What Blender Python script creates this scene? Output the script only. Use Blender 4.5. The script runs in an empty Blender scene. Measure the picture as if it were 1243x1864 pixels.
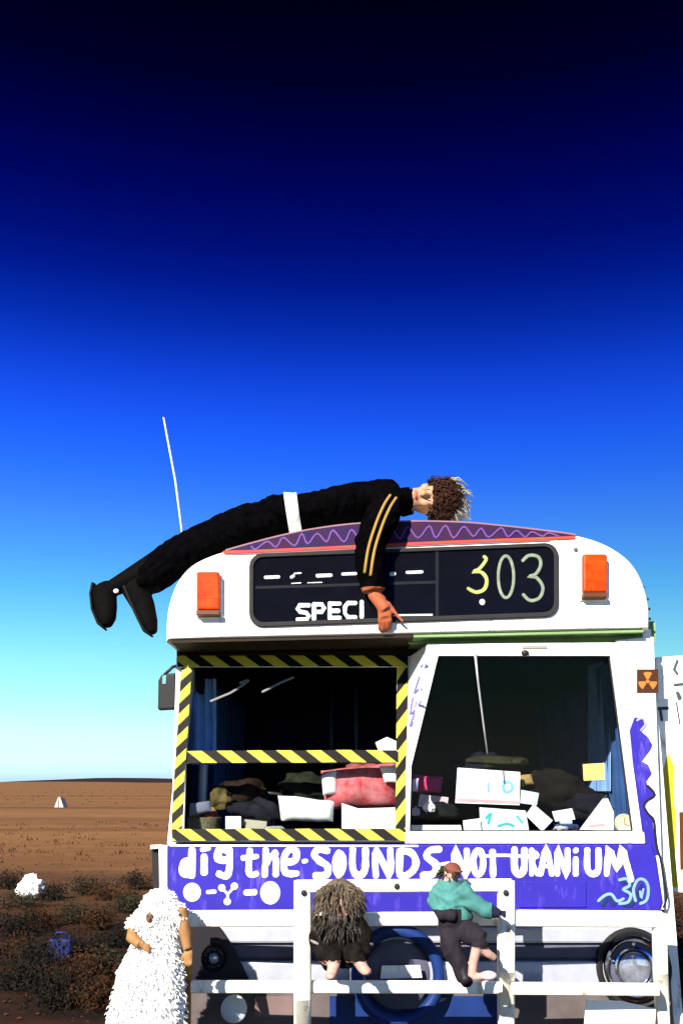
import bpy, bmesh, math, random
from mathutils.bvhtree import BVHTree
from mathutils import Vector, Matrix, noise
random.seed(7)
S = bpy.context.scene
COL = S.collection
V = Vector

# ------------------------------------------------------------------ camera
F, TH, CZ = 1812.0, math.atan(498 / 1812), 1.6          # focal length (photo pixels), upward pitch, eye height
cam = bpy.data.cameras.new('camera'); cam_o = bpy.data.objects.new('camera', cam); COL.objects.link(cam_o)
cam.sensor_fit = 'VERTICAL'; cam.sensor_height = 36; cam.lens = 36 * F / 1864
cam.clip_start = 0.05; cam.clip_end = 30000
cam_o.location = (0, 0, CZ); cam_o.rotation_euler = (math.pi / 2 + TH, 0, 0)
S.camera = cam_o

# ------------------------------------------------------------------ sky, sun, exposure
SUN_AZ, SUN_EL = math.radians(27), math.radians(30)      # behind the camera and to its left, low
wd = bpy.data.worlds.new('World'); S.world = wd; wd.use_nodes = True
nt = wd.node_tree; bg = nt.nodes['Background']; bg.inputs[1].default_value = 0.06
sky = nt.nodes.new('ShaderNodeTexSky'); sky.sky_type = 'NISHITA'; sky.sun_disc = False
sky.sun_elevation = SUN_EL; sky.sun_rotation = math.pi - SUN_AZ
tc = nt.nodes.new('ShaderNodeTexCoord'); sp = nt.nodes.new('ShaderNodeSeparateXYZ')
nt.links.new(tc.outputs['Generated'], sp.inputs[0])
rp = nt.nodes.new('ShaderNodeValToRGB'); nt.links.new(sp.outputs[2], rp.inputs[0])
# a polarised winter sky: pale and bright at the horizon, nearly black overhead (by elevation only)
GR = [(0.0026, (.90, 1.33, 2.30)), (0.0155, (.92, 1.34, 2.06)), (0.0415, (.80, 1.10, 1.38)), (0.0784, (.60, 1.0, 1.067)),
      (0.1157, (.47, .97, .998)), (0.1479, (.36, .86, 1.013)), (0.1856, (.2366, .7235, 1.069)), (0.2179, (.19, .593, 1.138)),
      (0.2554, (.1448, .468, 1.232)), (0.2978, (.0738, .3506, 1.358)), (0.3344, (.0466, .2723, 1.42)), (0.36, (.0378, .21, 1.33)),
      (0.3953, (.0206, .14, 1.10)), (0.4344, (.0073, .074, .76)), (0.4722, (.002, .032, .52)), (0.504, (.001, .016, .37)),
      (0.5472, (.0006, .006, .235)), (0.5877, (.0003, .002, .13)), (0.6254, (.0002, .0006, .055)), (0.6735, (.0002, .0004, .022))]
el = rp.color_ramp.elements
while len(el) > 1: el.remove(el[-1])
for i, (p, c) in enumerate(GR):
    e = el[0] if i == 0 else el.new(p)
    e.position = p; e.color = (c[0] / 4, c[1] / 4, c[2] / 4, 1)
m1 = nt.nodes.new('ShaderNodeVectorMath'); m1.operation = 'MULTIPLY'
m2 = nt.nodes.new('ShaderNodeVectorMath'); m2.operation = 'SCALE'; m2.inputs['Scale'].default_value = 3.18
nt.links.new(sky.outputs[0], m1.inputs[0]); nt.links.new(rp.outputs[0], m1.inputs[1])
nt.links.new(m1.outputs[0], m2.inputs[0]); nt.links.new(m2.outputs[0], bg.inputs[0])
sd = V((-math.sin(SUN_AZ) * math.cos(SUN_EL), -math.cos(SUN_AZ) * math.cos(SUN_EL), math.sin(SUN_EL)))
sun = bpy.data.lights.new('sun', 'SUN'); sun.energy = 5; sun.angle = math.radians(.53); sun.color = (1, .93, .82)
so = bpy.data.objects.new('sun', sun); COL.objects.link(so); so.rotation_euler = (-sd).to_track_quat('-Z', 'Y').to_euler()
so.location = (-6, -8, 9)
vs = S.view_settings; vs.view_transform = 'Standard'; vs.look = 'None'; vs.gamma = 1; vs.use_curve_mapping = False
vs.exposure = 1.6

# ------------------------------------------------------------------ where a pixel of the photograph meets a real plane
def ray(x, y):
    u, v = (x - 621.5) / F, (932 - y) / F
    return V((u, math.cos(TH) - v * math.sin(TH), math.sin(TH) + v * math.cos(TH)))
def at(x, y, Y):
    d = ray(x, y); return V((0, 0, CZ)) + d * (Y / d.y)
class Plane:                                             # Y = Y0 + k (z - z0)
    def __init__(s, Y0, k=0.0, z0=0.0):
        s.n = V((0, -1, k)).normalized(); s.p = V((0, Y0, z0))
    def __call__(s, x, y, off=0.0):
        d = ray(x, y); c = V((0, 0, CZ))
        return c + d * ((s.p - c).dot(s.n) / d.dot(s.n)) + s.n * off
class Plane3(Plane):
    def __init__(s, a, b, c):
        s.p = a; s.n = (b - a).cross(c - a).normalized()
        if s.n.y > 0: s.n = -s.n

# ------------------------------------------------------------------ materials
MATS = {}
def mat(name, col, rough=.6, metal=0.0, vary=.12, scale=6.0, bump=0.0, bscale=60.0, col2=None, spec=.15, coat=0.0, detail=6, grime=None):
    if name in MATS: return MATS[name]
    if max(col) < .7 and metal < .3:                      # deep, saturated pigments
        col = tuple(c * .82 for c in col); col2 = col2 and tuple(c * .82 for c in col2)
    m = bpy.data.materials.new(name); m.use_nodes = True; t = m.node_tree; b = t.nodes['Principled BSDF']
    b.inputs['Roughness'].default_value = rough; b.inputs['Metallic'].default_value = metal
    b.inputs['Specular IOR Level'].default_value = spec; b.inputs['Coat Weight'].default_value = coat
    co = t.nodes.new('ShaderNodeTexCoord'); nz = t.nodes.new('ShaderNodeTexNoise')
    nz.inputs['Scale'].default_value = scale; nz.inputs['Detail'].default_value = detail; nz.inputs['Roughness'].default_value = .65
    t.links.new(co.outputs['Object'], nz.inputs['Vector'])
    r = t.nodes.new('ShaderNodeValToRGB'); r.color_ramp.elements[0].position = .32; r.color_ramp.elements[1].position = .68
    c2 = col2 or tuple(max(0, c * (1 - vary * 2)) for c in col)
    r.color_ramp.elements[0].color = (*c2, 1); r.color_ramp.elements[1].color = (*col, 1)
    t.links.new(nz.outputs[0], r.inputs[0]); t.links.new(r.outputs[0], b.inputs['Base Color'])
    if grime:                                            # dust runs and chips in the paint
        mp = t.nodes.new('ShaderNodeMapping'); mp.inputs['Scale'].default_value = (9, 9, 2.2); t.links.new(co.outputs['Object'], mp.inputs[0])
        gn = t.nodes.new('ShaderNodeTexNoise'); gn.inputs['Scale'].default_value = 2.2; gn.inputs['Detail'].default_value = 10; gn.inputs['Roughness'].default_value = .72; t.links.new(mp.outputs[0], gn.inputs['Vector'])
        gr = t.nodes.new('ShaderNodeValToRGB'); gr.color_ramp.elements[0].position = .555; gr.color_ramp.elements[1].position = .70; t.links.new(gn.outputs[0], gr.inputs[0])
        gm = t.nodes.new('ShaderNodeMix'); gm.data_type = 'RGBA'; t.links.new(gr.outputs[0], gm.inputs[0]); t.links.new(r.outputs[0], gm.inputs[6]); gm.inputs[7].default_value = (*grime, 1)
        t.links.new(gm.outputs[2], b.inputs['Base Color'])
    if bump:
        n2 = t.nodes.new('ShaderNodeTexNoise'); n2.inputs['Scale'].default_value = bscale; n2.inputs['Detail'].default_value = 4
        t.links.new(co.outputs['Object'], n2.inputs['Vector'])
        bp = t.nodes.new('ShaderNodeBump'); bp.inputs['Strength'].default_value = bump; bp.inputs['Distance'].default_value = .01
        t.links.new(n2.outputs[0], bp.inputs['Height']); t.links.new(bp.outputs[0], b.inputs['Normal'])
    MATS[name] = m; return m
def glass_mat(name, tint, gloss=1.0):
    m = bpy.data.materials.new(name); m.use_nodes = True; t = m.node_tree
    for n in list(t.nodes):
        if n.type == 'BSDF_PRINCIPLED': t.nodes.remove(n)
    o = t.nodes['Material Output']; tr = t.nodes.new('ShaderNodeBsdfTransparent'); tr.inputs[0].default_value = (*tint, 1)
    g = t.nodes.new('ShaderNodeBsdfGlossy'); g.inputs['Roughness'].default_value = .02
    fr = t.nodes.new('ShaderNodeFresnel'); fr.inputs[0].default_value = 1.12
    mx = t.nodes.new('ShaderNodeMixShader')
    t.links.new(fr.outputs[0], mx.inputs[0]); t.links.new(tr.outputs[0], mx.inputs[1]); t.links.new(g.outputs[0], mx.inputs[2])
    t.links.new(mx.outputs[0], o.inputs[0]); return m
def tape_mat():
    m = bpy.data.materials.new('hazard_tape'); m.use_nodes = True; t = m.node_tree; b = t.nodes['Principled BSDF']
    uv = t.nodes.new('ShaderNodeUVMap'); s = t.nodes.new('ShaderNodeSeparateXYZ'); t.links.new(uv.outputs[0], s.inputs[0])
    def mt(op, a, bb):
        n = t.nodes.new('ShaderNodeMath'); n.operation = op
        for i, q in enumerate((a, bb)):
            if isinstance(q, (int, float)): n.inputs[i].default_value = q
            else: t.links.new(q, n.inputs[i])
        return n.outputs[0]
    d = mt('ADD', s.outputs[0], mt('MULTIPLY', s.outputs[1], .52))
    fr = mt('FRACT', d, 0.0); st = mt('LESS_THAN', fr, .51)
    nz = t.nodes.new('ShaderNodeTexNoise'); nz.inputs['Scale'].default_value = 25; nz.inputs['Detail'].default_value = 5
    co = t.nodes.new('ShaderNodeTexCoord'); t.links.new(co.outputs['Object'], nz.inputs['Vector'])
    y1 = t.nodes.new('ShaderNodeMix'); y1.data_type = 'RGBA'; t.links.new(nz.outputs[0], y1.inputs[0])
    y1.inputs[6].default_value = (.36, .30, .006, 1); y1.inputs[7].default_value = (.42, .37, .06, 1)
    mx = t.nodes.new('ShaderNodeMix'); mx.data_type = 'RGBA'; t.links.new(st, mx.inputs[0])
    mx.inputs[6].default_value = (.002, .0015, .001, 1); t.links.new(y1.outputs[2], mx.inputs[7])
    t.links.new(mx.outputs[2], b.inputs['Base Color']); b.inputs['Roughness'].default_value = .6; b.inputs['Specular IOR Level'].default_value = .12; return m

WHITE = mat('white_bus_paint', (.80, .78, .73), .42, vary=.05, scale=3.5, coat=.15, bump=.03, bscale=25, grime=(.20, .135, .085))
CREAM = mat('cream_bull_bar_paint', (.80, .77, .66), .45, vary=.09, scale=7, bump=.05, grime=(.20, .13, .08))
BLUE = mat('violet_blue_paint', (.026, .018, .30), .5, vary=.12, scale=4, grime=(.075, .055, .34))
LETTER = mat('white_sign_paint', (.82, .80, .80), .6, vary=.06, scale=18, grime=(.22, .20, .42))
LBLUE = mat('pale_blue_paint', (.18, .32, .55), .6, vary=.1)
NAVY = mat('navy_paint', (.01, .02, .12), .6)
BLACKP = mat('black_paint', (.012, .011, .016), .5)
RUBBER = mat('black_rubber', (.018, .017, .018), .7)
BLIND = mat('blind_cloth', (.0032, .0035, .008), .85, vary=.3, scale=9, spec=.06)
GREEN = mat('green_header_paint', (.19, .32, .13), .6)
BROWNH = mat('header_shade_brown', (.02, .010, .005), .6)  # the overhang's shade is put into this near-black brown
PURPLE = mat('purple_paint', (.009, .0025, .048), .7, vary=.25, scale=9, col2=(.030, .002, .020))
LILAC = mat('lilac_paint', (.12, .045, .22), .6)
PINK = mat('pink_paint', (.24, .12, .16), .6)
REDP = mat('red_orange_paint', (.42, .065, .012), .6, vary=.2, scale=5, col2=(.34, .035, .04))
AMBER = mat('amber_lens', (.55, .055, .003), .3, vary=.35, scale=14, spec=.06, col2=(.40, .020, .001))
SILVER = mat('ribbed_aluminium', (.38, .40, .47), .42, metal=.25, vary=.08, scale=14, bump=.04)
DKGREY = mat('dark_grey_panel', (.09, .09, .14), .5, vary=.2)
GREYBR = mat('grey_brown_valance', (.11, .09, .09), .6, vary=.2)
CHROME = mat('chrome', (.75, .76, .78), .12, metal=1.0, vary=.03)
BLACKM = mat('black_metal', (.02, .02, .022), .45)
INTER = mat('interior_panel', (.012, .012, .02), .8)
DASH = mat('dash_vinyl', (.02, .02, .024), .6, vary=.3, scale=12)
CURT = mat('blue_curtain_cloth', (.035, .10, .30), .85, vary=.2, scale=8)
YELLOWP = mat('yellow_paint', (.50, .42, .015), .5, vary=.1)
YPALE = mat('pale_yellow_digit', (.62, .62, .20), .6)
GPALE = mat('pale_green_digit', (.36, .40, .29), .6, vary=.2, scale=30)
FABRICK = mat('black_jersey', (.0022, .002, .0025), .95, vary=.3, scale=20, bump=.6, bscale=16, spec=.0)
BOOT = mat('black_boot_leather', (.0022, .002, .002), .8, vary=.3, scale=20, spec=.04)
WHCLOTH = mat('white_cotton', (.80, .79, .77), .85, vary=.06, scale=8, bump=.35, bscale=22)
SKIN = mat('shaded_hand_skin', (.40, .105, .045), .5, vary=.1, scale=20)  # hand only; its shaded red is put into the colour
SKIN2 = mat('pale_doll_skin', (.50, .29, .24), .6, vary=.1, scale=20)
STRIPE = mat('gold_stripe', (.30, .18, .04), .8)
HAIR = mat('brown_hair', (.018, .007, .004), .7, vary=.3, scale=30)
PALEHAIR = mat('bleached_hair', (.36, .34, .29), .7, vary=.2, scale=30)
GLASS = glass_mat('windscreen_glass', (.86, .88, .88))
TAPE = tape_mat()
PAPER = mat('white_paper', (.80, .79, .77), .8, vary=.05)

# ------------------------------------------------------------------ object helpers
def link(name, me, m, parent=None):
    o = bpy.data.objects.new(name, me); COL.objects.link(o)
    for q in (m if isinstance(m, (list, tuple)) else [m]): me.materials.append(q)
    if parent: adopt(o, parent)
    return o
def origin(o):                                           # world location of any object made here (no rotations or scales used)
    return o.location.copy() if not o.parent else o.location + o.matrix_parent_inverse.translation + origin(o.parent)
def adopt(o, p):
    o.parent = p; o.matrix_parent_inverse = Matrix.Translation(-origin(p))
def empty(name, loc, label, cat, group=None):
    o = bpy.data.objects.new(name, None); COL.objects.link(o); o.location = loc; o.empty_display_size = .1
    tag(o, label, cat, group); return o
def tag(o, label, cat=None, group=None, kind=None):
    if label: o['label'] = label
    if cat: o['category'] = cat
    if group: o['group'] = group
    if kind: o['kind'] = kind
    return o
def struct(o): o['kind'] = 'structure'; return o
def mesh(name, vs_, fs, m, parent=None, smooth=False):
    me = bpy.data.meshes.new(name); me.from_pydata([tuple(v) for v in vs_], [], fs); me.update()
    bm = bmesh.new(); bm.from_mesh(me); bmesh.ops.recalc_face_normals(bm, faces=bm.faces); bm.to_mesh(me); bm.free()
    if smooth: me.shade_smooth()
    return link(name, me, m, parent)
def bevel(o, w, seg=2):
    b = o.modifiers.new('bevel', 'BEVEL'); b.width = w; b.segments = seg; b.limit_method = 'ANGLE'; b.angle_limit = math.radians(40); return o
def plate(name, pts, pl, th, m, parent=None, off=0.0, bv=0.0):
    """flat panel: outline in photo pixels on plane pl, th thick towards the camera from off"""
    n = len(pts); vs_ = [pl(x, y, off) for x, y in pts] + [pl(x, y, off) + pl.n * th for x, y in pts]
    fs = [tuple(range(n)), tuple(range(2 * n - 1, n - 1, -1))] + [(i, (i + 1) % n, n + (i + 1) % n, n + i) for i in range(n)]
    o = mesh(name, vs_, fs, m, parent)
    return bevel(o, bv) if bv else o
def frame(name, outer, inner, pl, th, m, parent=None, off=0.0, bv=0.0):
    n = len(outer); A = [pl(x, y, off) for x, y in outer]; B = [pl(x, y, off) for x, y in inner]
    vs_ = A + B + [p + pl.n * th for p in A] + [p + pl.n * th for p in B]; fs = []
    for i in range(n):
        j = (i + 1) % n
        fs += [(i, j, n + j, n + i), (2 * n + i, 2 * n + j, 3 * n + j, 3 * n + i), (i, j, 2 * n + j, 2 * n + i), (n + i, n + j, 3 * n + j, 3 * n + i)]
    o = mesh(name, vs_, fs, m, parent)
    return bevel(o, bv) if bv else o
def box(name, a, b, m, parent=None, bv=0.0):
    x0, y0, z0 = a; x1, y1, z1 = b
    vs_ = [(x, y, z) for z in (z0, z1) for y in (y0, y1) for x in (x0, x1)]
    o = mesh(name, vs_, [(0, 1, 3, 2), (4, 5, 7, 6), (0, 1, 5, 4), (2, 3, 7, 6), (0, 2, 6, 4), (1, 3, 7, 5)], m, parent)
    return bevel(o, bv) if bv else o
def smooth_pts(pts, n=5):
    out = []
    for i in range(len(pts) - 1):
        p0, p1, p2, p3 = pts[max(i - 1, 0)], pts[i], pts[i + 1], pts[min(i + 2, len(pts) - 1)]
        for k in range(n):
            t = k / n
            out.append(tuple(.5 * (2 * p1[j] + (p2[j] - p0[j]) * t + (2 * p0[j] - 5 * p1[j] + 4 * p2[j] - p3[j]) * t * t + (3 * p1[j] - p0[j] - 3 * p2[j] + p3[j]) * t ** 3) for j in range(len(p1))))
    return out + [tuple(pts[-1])]
def stroke_geo(pl, pts, w, off, curve, vs_, fs):
    """a brush stroke: low domed ribbon, width w in photo pixels"""
    P = smooth_pts(pts, 4) if curve else [tuple(p) for p in pts]
    n = len(P); base = len(vs_)
    # pad round ends
    d0 = V((P[0][0] - P[1][0], P[0][1] - P[1][1])).normalized() * w * .32; d1 = V((P[-1][0] - P[-2][0], P[-1][1] - P[-2][1])).normalized() * w * .32
    Q = [(P[0][0] + d0.x, P[0][1] + d0.y)] + P + [(P[-1][0] + d1.x, P[-1][1] + d1.y)]; n = len(Q)
    for i, (x, y) in enumerate(Q):
        a = Q[max(i - 1, 0)]; b = Q[min(i + 1, n - 1)]
        tx, ty = b[0] - a[0], b[1] - a[1]; L = math.hypot(tx, ty) or 1; nx, ny = -ty / L, tx / L
        h = w / 2 * (.55 if i in (0, n - 1) else 1) * (1 + (.22 * noise.noise(V((x * .09, y * .09, 1))) if w > 6.2 else 0))
        if 0 < i < n - 1:
            e1 = V((x - a[0], y - a[1])); e2 = V((b[0] - x, b[1] - y))
            if e1.length > .01 and e2.length > .01:
                c = max(.5, math.cos(e1.angle(e2) / 2)); h /= c
        for s, q in ((-1, 0), (-.72, .0016), (.72, .0016), (1, 0)):
            vs_.append(pl(x + nx * h * s, y + ny * h * s, off + q + .0004 + i * .00002))
    for i in range(n - 1):
        for k in range(3):
            a = base + i * 4 + k; fs.append((a, a + 1, a + 5, a + 4))
    fs.append(tuple(base + k for k in range(4))); fs.append(tuple(base + (n - 1) * 4 + k for k in range(4)))
def strokes(name, pl, lst, m, parent=None, off=0.0, curve=True, w=None):
    vs_, fs = [], []
    for i, s in enumerate(lst):
        ww, pts = (w, s) if w else s
        stroke_geo(pl, pts, ww * (1.12 if name == 'painted_word' else 1), off + i * .00035, curve, vs_, fs)
    return mesh(name, vs_, fs, m, parent)
def ellipse_px(cx, cy, rx, ry, n=24, a0=0, a1=None):
    a1 = a1 if a1 is not None else a0 + 2 * math.pi * (n - 1) / n
    return [(cx + rx * math.cos(a0 + (a1 - a0) * i / (n - 1)), cy + ry * math.sin(a0 + (a1 - a0) * i / (n - 1))) for i in range(n)]
def tube_geo(path, rad, vs_, fs, n=10, side=None, power=1.0, cap=True):
    """tube along path; rad per point r or (a,b): a along side, b across"""
    P = [V(p) for p in path]; b0 = len(vs_); prev = None
    for i, p in enumerate(P):
        t = (P[min(i + 1, len(P) - 1)] - P[max(i - 1, 0)])
        t = t.normalized() if t.length > 1e-9 else V((0, 0, 1))
        s = V(side) if side is not None else (prev if prev else (V((0, 0, 1)) if abs(t.z) < .9 else V((1, 0, 0))))
        s = (s - t * s.dot(t)); s = s.normalized() if s.length > 1e-6 else t.orthogonal().normalized()
        prev = s; u = t.cross(s); r = rad[i] if isinstance(rad, (list, tuple)) else rad
        a, b = r if isinstance(r, (list, tuple)) else (r, r)
        for k in range(n):
            w = 2 * math.pi * k / n; c, q = math.cos(w), math.sin(w)
            if power != 1: c = math.copysign(abs(c) ** power, c); q = math.copysign(abs(q) ** power, q)
            vs_.append(p + s * (a * c) + u * (b * q))
    for i in range(len(P) - 1):
        for k in range(n):
            a = b0 + i * n + k; b = b0 + i * n + (k + 1) % n; fs.append((a, b, b + n, a + n))
    if cap:
        fs.append(tuple(b0 + k for k in range(n))); e = b0 + (len(P) - 1) * n; fs.append(tuple(e + k for k in range(n)))
def tube(name, path, rad, m, parent=None, n=10, side=None, power=1.0, smooth=True):
    vs_, fs = [], []; tube_geo(path, rad, vs_, fs, n, side, power); return mesh(name, vs_, fs, m, parent, smooth)
def ball_geo(c, ax, vs_, fs, n=14, m=9, rot=None):
    b0 = len(vs_); c = V(c)
    for i in range(m + 1):
        ph = math.pi * i / m
        for k in range(n):
            th = 2 * math.pi * k / n; v = V((ax[0] * math.sin(ph) * math.cos(th), ax[1] * math.sin(ph) * math.sin(th), ax[2] * math.cos(ph)))
            vs_.append(c + (rot @ v if rot else v))
    for i in range(m):
        for k in range(n):
            a = b0 + i * n + k; b = b0 + i * n + (k + 1) % n; fs.append((a, b, b + n, a + n))
def ball(name, c, ax, m, parent=None, n=16, mm=10, rot=None):
    bm = bmesh.new(); bmesh.ops.create_uvsphere(bm, u_segments=n, v_segments=mm, radius=1)
    for v in bm.verts:
        q = V((v.co.x * ax[0], v.co.y * ax[1], v.co.z * ax[2])); v.co = V(c) + (rot @ q if rot else q)
    me = bpy.data.meshes.new(name); bm.to_mesh(me); bm.free(); me.shade_smooth(); return link(name, me, m, parent)
def lathe(name, prof, c, m, parent=None, n=32, axis='Y'):
    """profile (radius, distance along axis towards -Y) about point c; axis Y"""
    vs_, fs = [], []
    for r, d in prof:
        for k in range(n):
            a = 2 * math.pi * k / n
            vs_.append(V(c) + (V((r * math.cos(a), -d, r * math.sin(a))) if axis == 'Y' else V((d, r * math.cos(a), r * math.sin(a))) if axis == 'X' else V((r * math.cos(a), r * math.sin(a), d))))
    for i in range(len(prof) - 1):
        for k in range(n): fs.append((i * n + k, i * n + (k + 1) % n, (i + 1) * n + (k + 1) % n, (i + 1) * n + k))
    fs.append(tuple(range(n))); fs.append(tuple((len(prof) - 1) * n + k for k in range(n)))
    o = mesh(name, vs_, fs, m, parent, False)
    o.data.shade_smooth(); o.modifiers.new('es', 'EDGE_SPLIT').split_angle = math.radians(38); return o
def figure(name, build, voxel, mats, pick, parent=None, smooth=4, folds=None):
    """one continuous body: closed limbs merged by voxel remesh, then smoothed; pick(center) gives the material slot"""
    vs_, fs = [], []; build(vs_, fs)
    me = bpy.data.meshes.new(name + '_raw'); me.from_pydata([tuple(v) for v in vs_], [], fs); me.update()
    bm = bmesh.new(); bm.from_mesh(me); bmesh.ops.recalc_face_normals(bm, faces=bm.faces); bm.to_mesh(me); bm.free()
    o = bpy.data.objects.new(name + '_raw', me); COL.objects.link(o)
    r = o.modifiers.new('r', 'REMESH'); r.mode = 'VOXEL'; r.voxel_size = voxel
    s = o.modifiers.new('s', 'SMOOTH'); s.factor = .5; s.iterations = smooth
    dg = bpy.context.evaluated_depsgraph_get(); me2 = bpy.data.meshes.new_from_object(o.evaluated_get(dg))
    bpy.data.objects.remove(o); me2.name = name; me2.materials.clear()
    p = link(name, me2, mats, parent); me2.shade_smooth()
    if pick:
        for f in me2.polygons: f.material_index = pick(f.center)
    if folds:
        soft = set()
        for f in me2.polygons:
            if f.material_index in folds[1]: soft.update(f.vertices)
        nr = [v.normal.copy() for v in me2.vertices]
        for i in soft:
            c = me2.vertices[i].co; w = noise.noise(c * 3) * 1.5
            q = V((c.x * 17 + w * 3, c.y * 6 + w, c.z * 9 + w * 2)); q2 = V((c.x * 34 + w, c.y * 15, c.z * 20 + 4))
            me2.vertices[i].co = c + nr[i] * folds[0] * (1.3 * (.5 - abs(noise.noise(q))) + .5 * noise.noise(q2))
        me2.update()
    return p
def tape(name, pl, a, b, w, parent, rep=52, flip=1, off=.004, phase=0.0):
    """hazard tape from pixel a to pixel b, w wide"""
    ax, ay = a; bx, by = b; L = math.hypot(bx - ax, by - ay); nx, ny = -(by - ay) / L * w / 2, (bx - ax) / L * w / 2
    k = 12; vs_, fs, uvs = [], [], []
    for i in range(k + 1):
        t = i / k; x, y = ax + (bx - ax) * t, ay + (by - ay) * t; j = noise.noise(V((x * .03, y * .03, 3))) * 1.4
        for s in (1, -1):
            for e in (0, 1):
                vs_.append(pl(x + nx * s + j, y + ny * s + j, off + e * .0015)); uvs.append((t * L / rep + phase, flip * s * .5))
    for i in range(k):
        q = i * 4; r = q + 4
        fs += [(q + 1, q + 3, r + 3, r + 1), (q, q + 2, r + 2, r), (q, q + 1, r + 1, r), (q + 2, q + 3, r + 3, r + 2)]
    fs += [(0, 1, 3, 2), (k * 4, k * 4 + 1, k * 4 + 3, k * 4 + 2)]
    o = mesh(name, vs_, fs, TAPE, parent); ul = o.data.uv_layers.new(name='UVMap')
    for lp in o.data.loops: ul.data[lp.index].uv = uvs[lp.vertex_index]
    return o

# ================================================================== THE LAND
def ground_mat():
    m = bpy.data.materials.new('red_desert_soil'); m.use_nodes = True; t = m.node_tree; b = t.nodes['Principled BSDF']
    co = t.nodes.new('ShaderNodeNewGeometry')
    def nz(scale, det=8, sx=1.0):
        mp = t.nodes.new('ShaderNodeMapping'); mp.inputs['Scale'].default_value = (sx, 1, 1); t.links.new(co.outputs['Position'], mp.inputs[0])
        n = t.nodes.new('ShaderNodeTexNoise'); n.inputs['Scale'].default_value = scale; n.inputs['Detail'].default_value = det; n.inputs['Roughness'].default_value = .65
        t.links.new(mp.outputs[0], n.inputs['Vector']); return n.outputs[0]
    def ramp(f, a, bb, p0=.35, p1=.65):
        r = t.nodes.new('ShaderNodeValToRGB'); r.color_ramp.elements[0].position = p0; r.color_ramp.elements[1].position = p1
        r.color_ramp.elements[0].color = (*a, 1); r.color_ramp.elements[1].color = (*bb, 1); t.links.new(f, r.inputs[0]); return r.outputs[0]
    def mix(f, a, bb):
        x = t.nodes.new('ShaderNodeMix'); x.data_type = 'RGBA'
        for i, q in ((0, f), (6, a), (7, bb)): t.links.new(q, x.inputs[i])
        return x.outputs[2]
    fine = ramp(nz(1.6, 9, .5), (.085, .036, .012), (.180, .086, .030))
    broad = ramp(nz(.11, 6, .12), (.085, .036, .012), (.215, .108, .038), .36, .64)
    litter = ramp(nz(.9, 9), (.004, .0022, .0014), (.042, .013, .004), .38, .74)
    # scrubby, litter-darkened soil near the bus, open clay pan further out
    s = t.nodes.new('ShaderNodeSeparateXYZ'); t.links.new(co.outputs['Position'], s.inputs[0])
    mr = t.nodes.new('ShaderNodeMapRange'); mr.inputs[1].default_value = 16; mr.inputs[2].default_value = 30
    wob = t.nodes.new('ShaderNodeMath'); wob.operation = 'MULTIPLY_ADD'; t.links.new(nz(.25, 4), wob.inputs[0]); wob.inputs[1].default_value = 9
    t.links.new(s.outputs[1], wob.inputs[2]); t.links.new(wob.outputs[0], mr.inputs[0])
    h = t.nodes.new('ShaderNodeMix'); h.data_type = 'RGBA'; h.inputs[0].default_value = .6; t.links.new(fine, h.inputs[6]); t.links.new(broad, h.inputs[7])
    t.links.new(mix(mr.outputs[0], litter, h.outputs[2]), b.inputs['Base Color'])
    b.inputs['Roughness'].default_value = .95; b.inputs['Specular IOR Level'].default_value = .1
    bp = t.nodes.new('ShaderNodeBump'); bp.inputs['Strength'].default_value = .6; bp.inputs['Distance'].default_value = .06
    t.links.new(nz(5, 10), bp.inputs['Height']); t.links.new(bp.outputs[0], b.inputs['Normal']); return m
GM = ground_mat()
def terrain():
    vs_, fs = [], []
    ys = [-40, -20, -5, 0, 3] + [5 + i * .5 for i in range(50)] + [32, 36, 42, 50, 62, 80, 110, 160, 240, 360, 520, 800, 1200, 1800, 2600, 3600, 5000, 8000, 12000]
    nx = 90
    for y in ys:
        half = 30 + abs(y) * .9
        for i in range(nx + 1):
            u = i / nx * 2 - 1; x = half * (abs(u) ** 1.4) * (1 if u > 0 else -1)
            z = 0
            if y > 7: z = (noise.noise(V((x * .35, y * .35, 0))) * .07 + noise.noise(V((x * 1.3, y * 1.3, 5))) * .03) * min(1, (y - 7) / 3) * (1 if y < 60 else .5)
            if y > 500: z += max(0, noise.noise(V((x / 900 + 7.3, y / 2600, 2))) + .25) * min(1, (y - 500) / 1500) * 13 * (1 if y < 6000 else .4)
            vs_.append((x, y, z))
    r = nx + 1
    for j in range(len(ys) - 1):
        for i in range(nx): fs.append((j * r + i, j * r + i + 1, (j + 1) * r + i + 1, (j + 1) * r + i))
    return struct(mesh('ground', vs_, fs, GM, None, True))
terrain()
HILL = mat('far_hill_scrub', (.030, .015, .014), .95, vary=.2, scale=.004, spec=.05)
def hill():
    vs_, fs = [], []; n = 60
    for j, (y, f) in enumerate(((3300, 0), (3900, .7), (4500, 1), (5200, .8), (6500, 0))):
        for i in range(n + 1):
            x = -2600 + 4600 * i / n
            prof = 10 + 24 * math.exp(-((x + 1000) / 420) ** 2) + 14 * math.exp(-((x + 300) / 500) ** 2) + noise.noise(V((x / 240, 4, 1))) * 4
            vs_.append((x, y, -2 + f * prof * math.exp(-(max(0, x - 900) / 600) ** 2)))
    for j in range(4):
        for i in range(n): fs.append((j * (n + 1) + i, j * (n + 1) + i + 1, (j + 1) * (n + 1) + i + 1, (j + 1) * (n + 1) + i))
    return struct(mesh('hill', vs_, fs, HILL, None, True))
hill()

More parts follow.
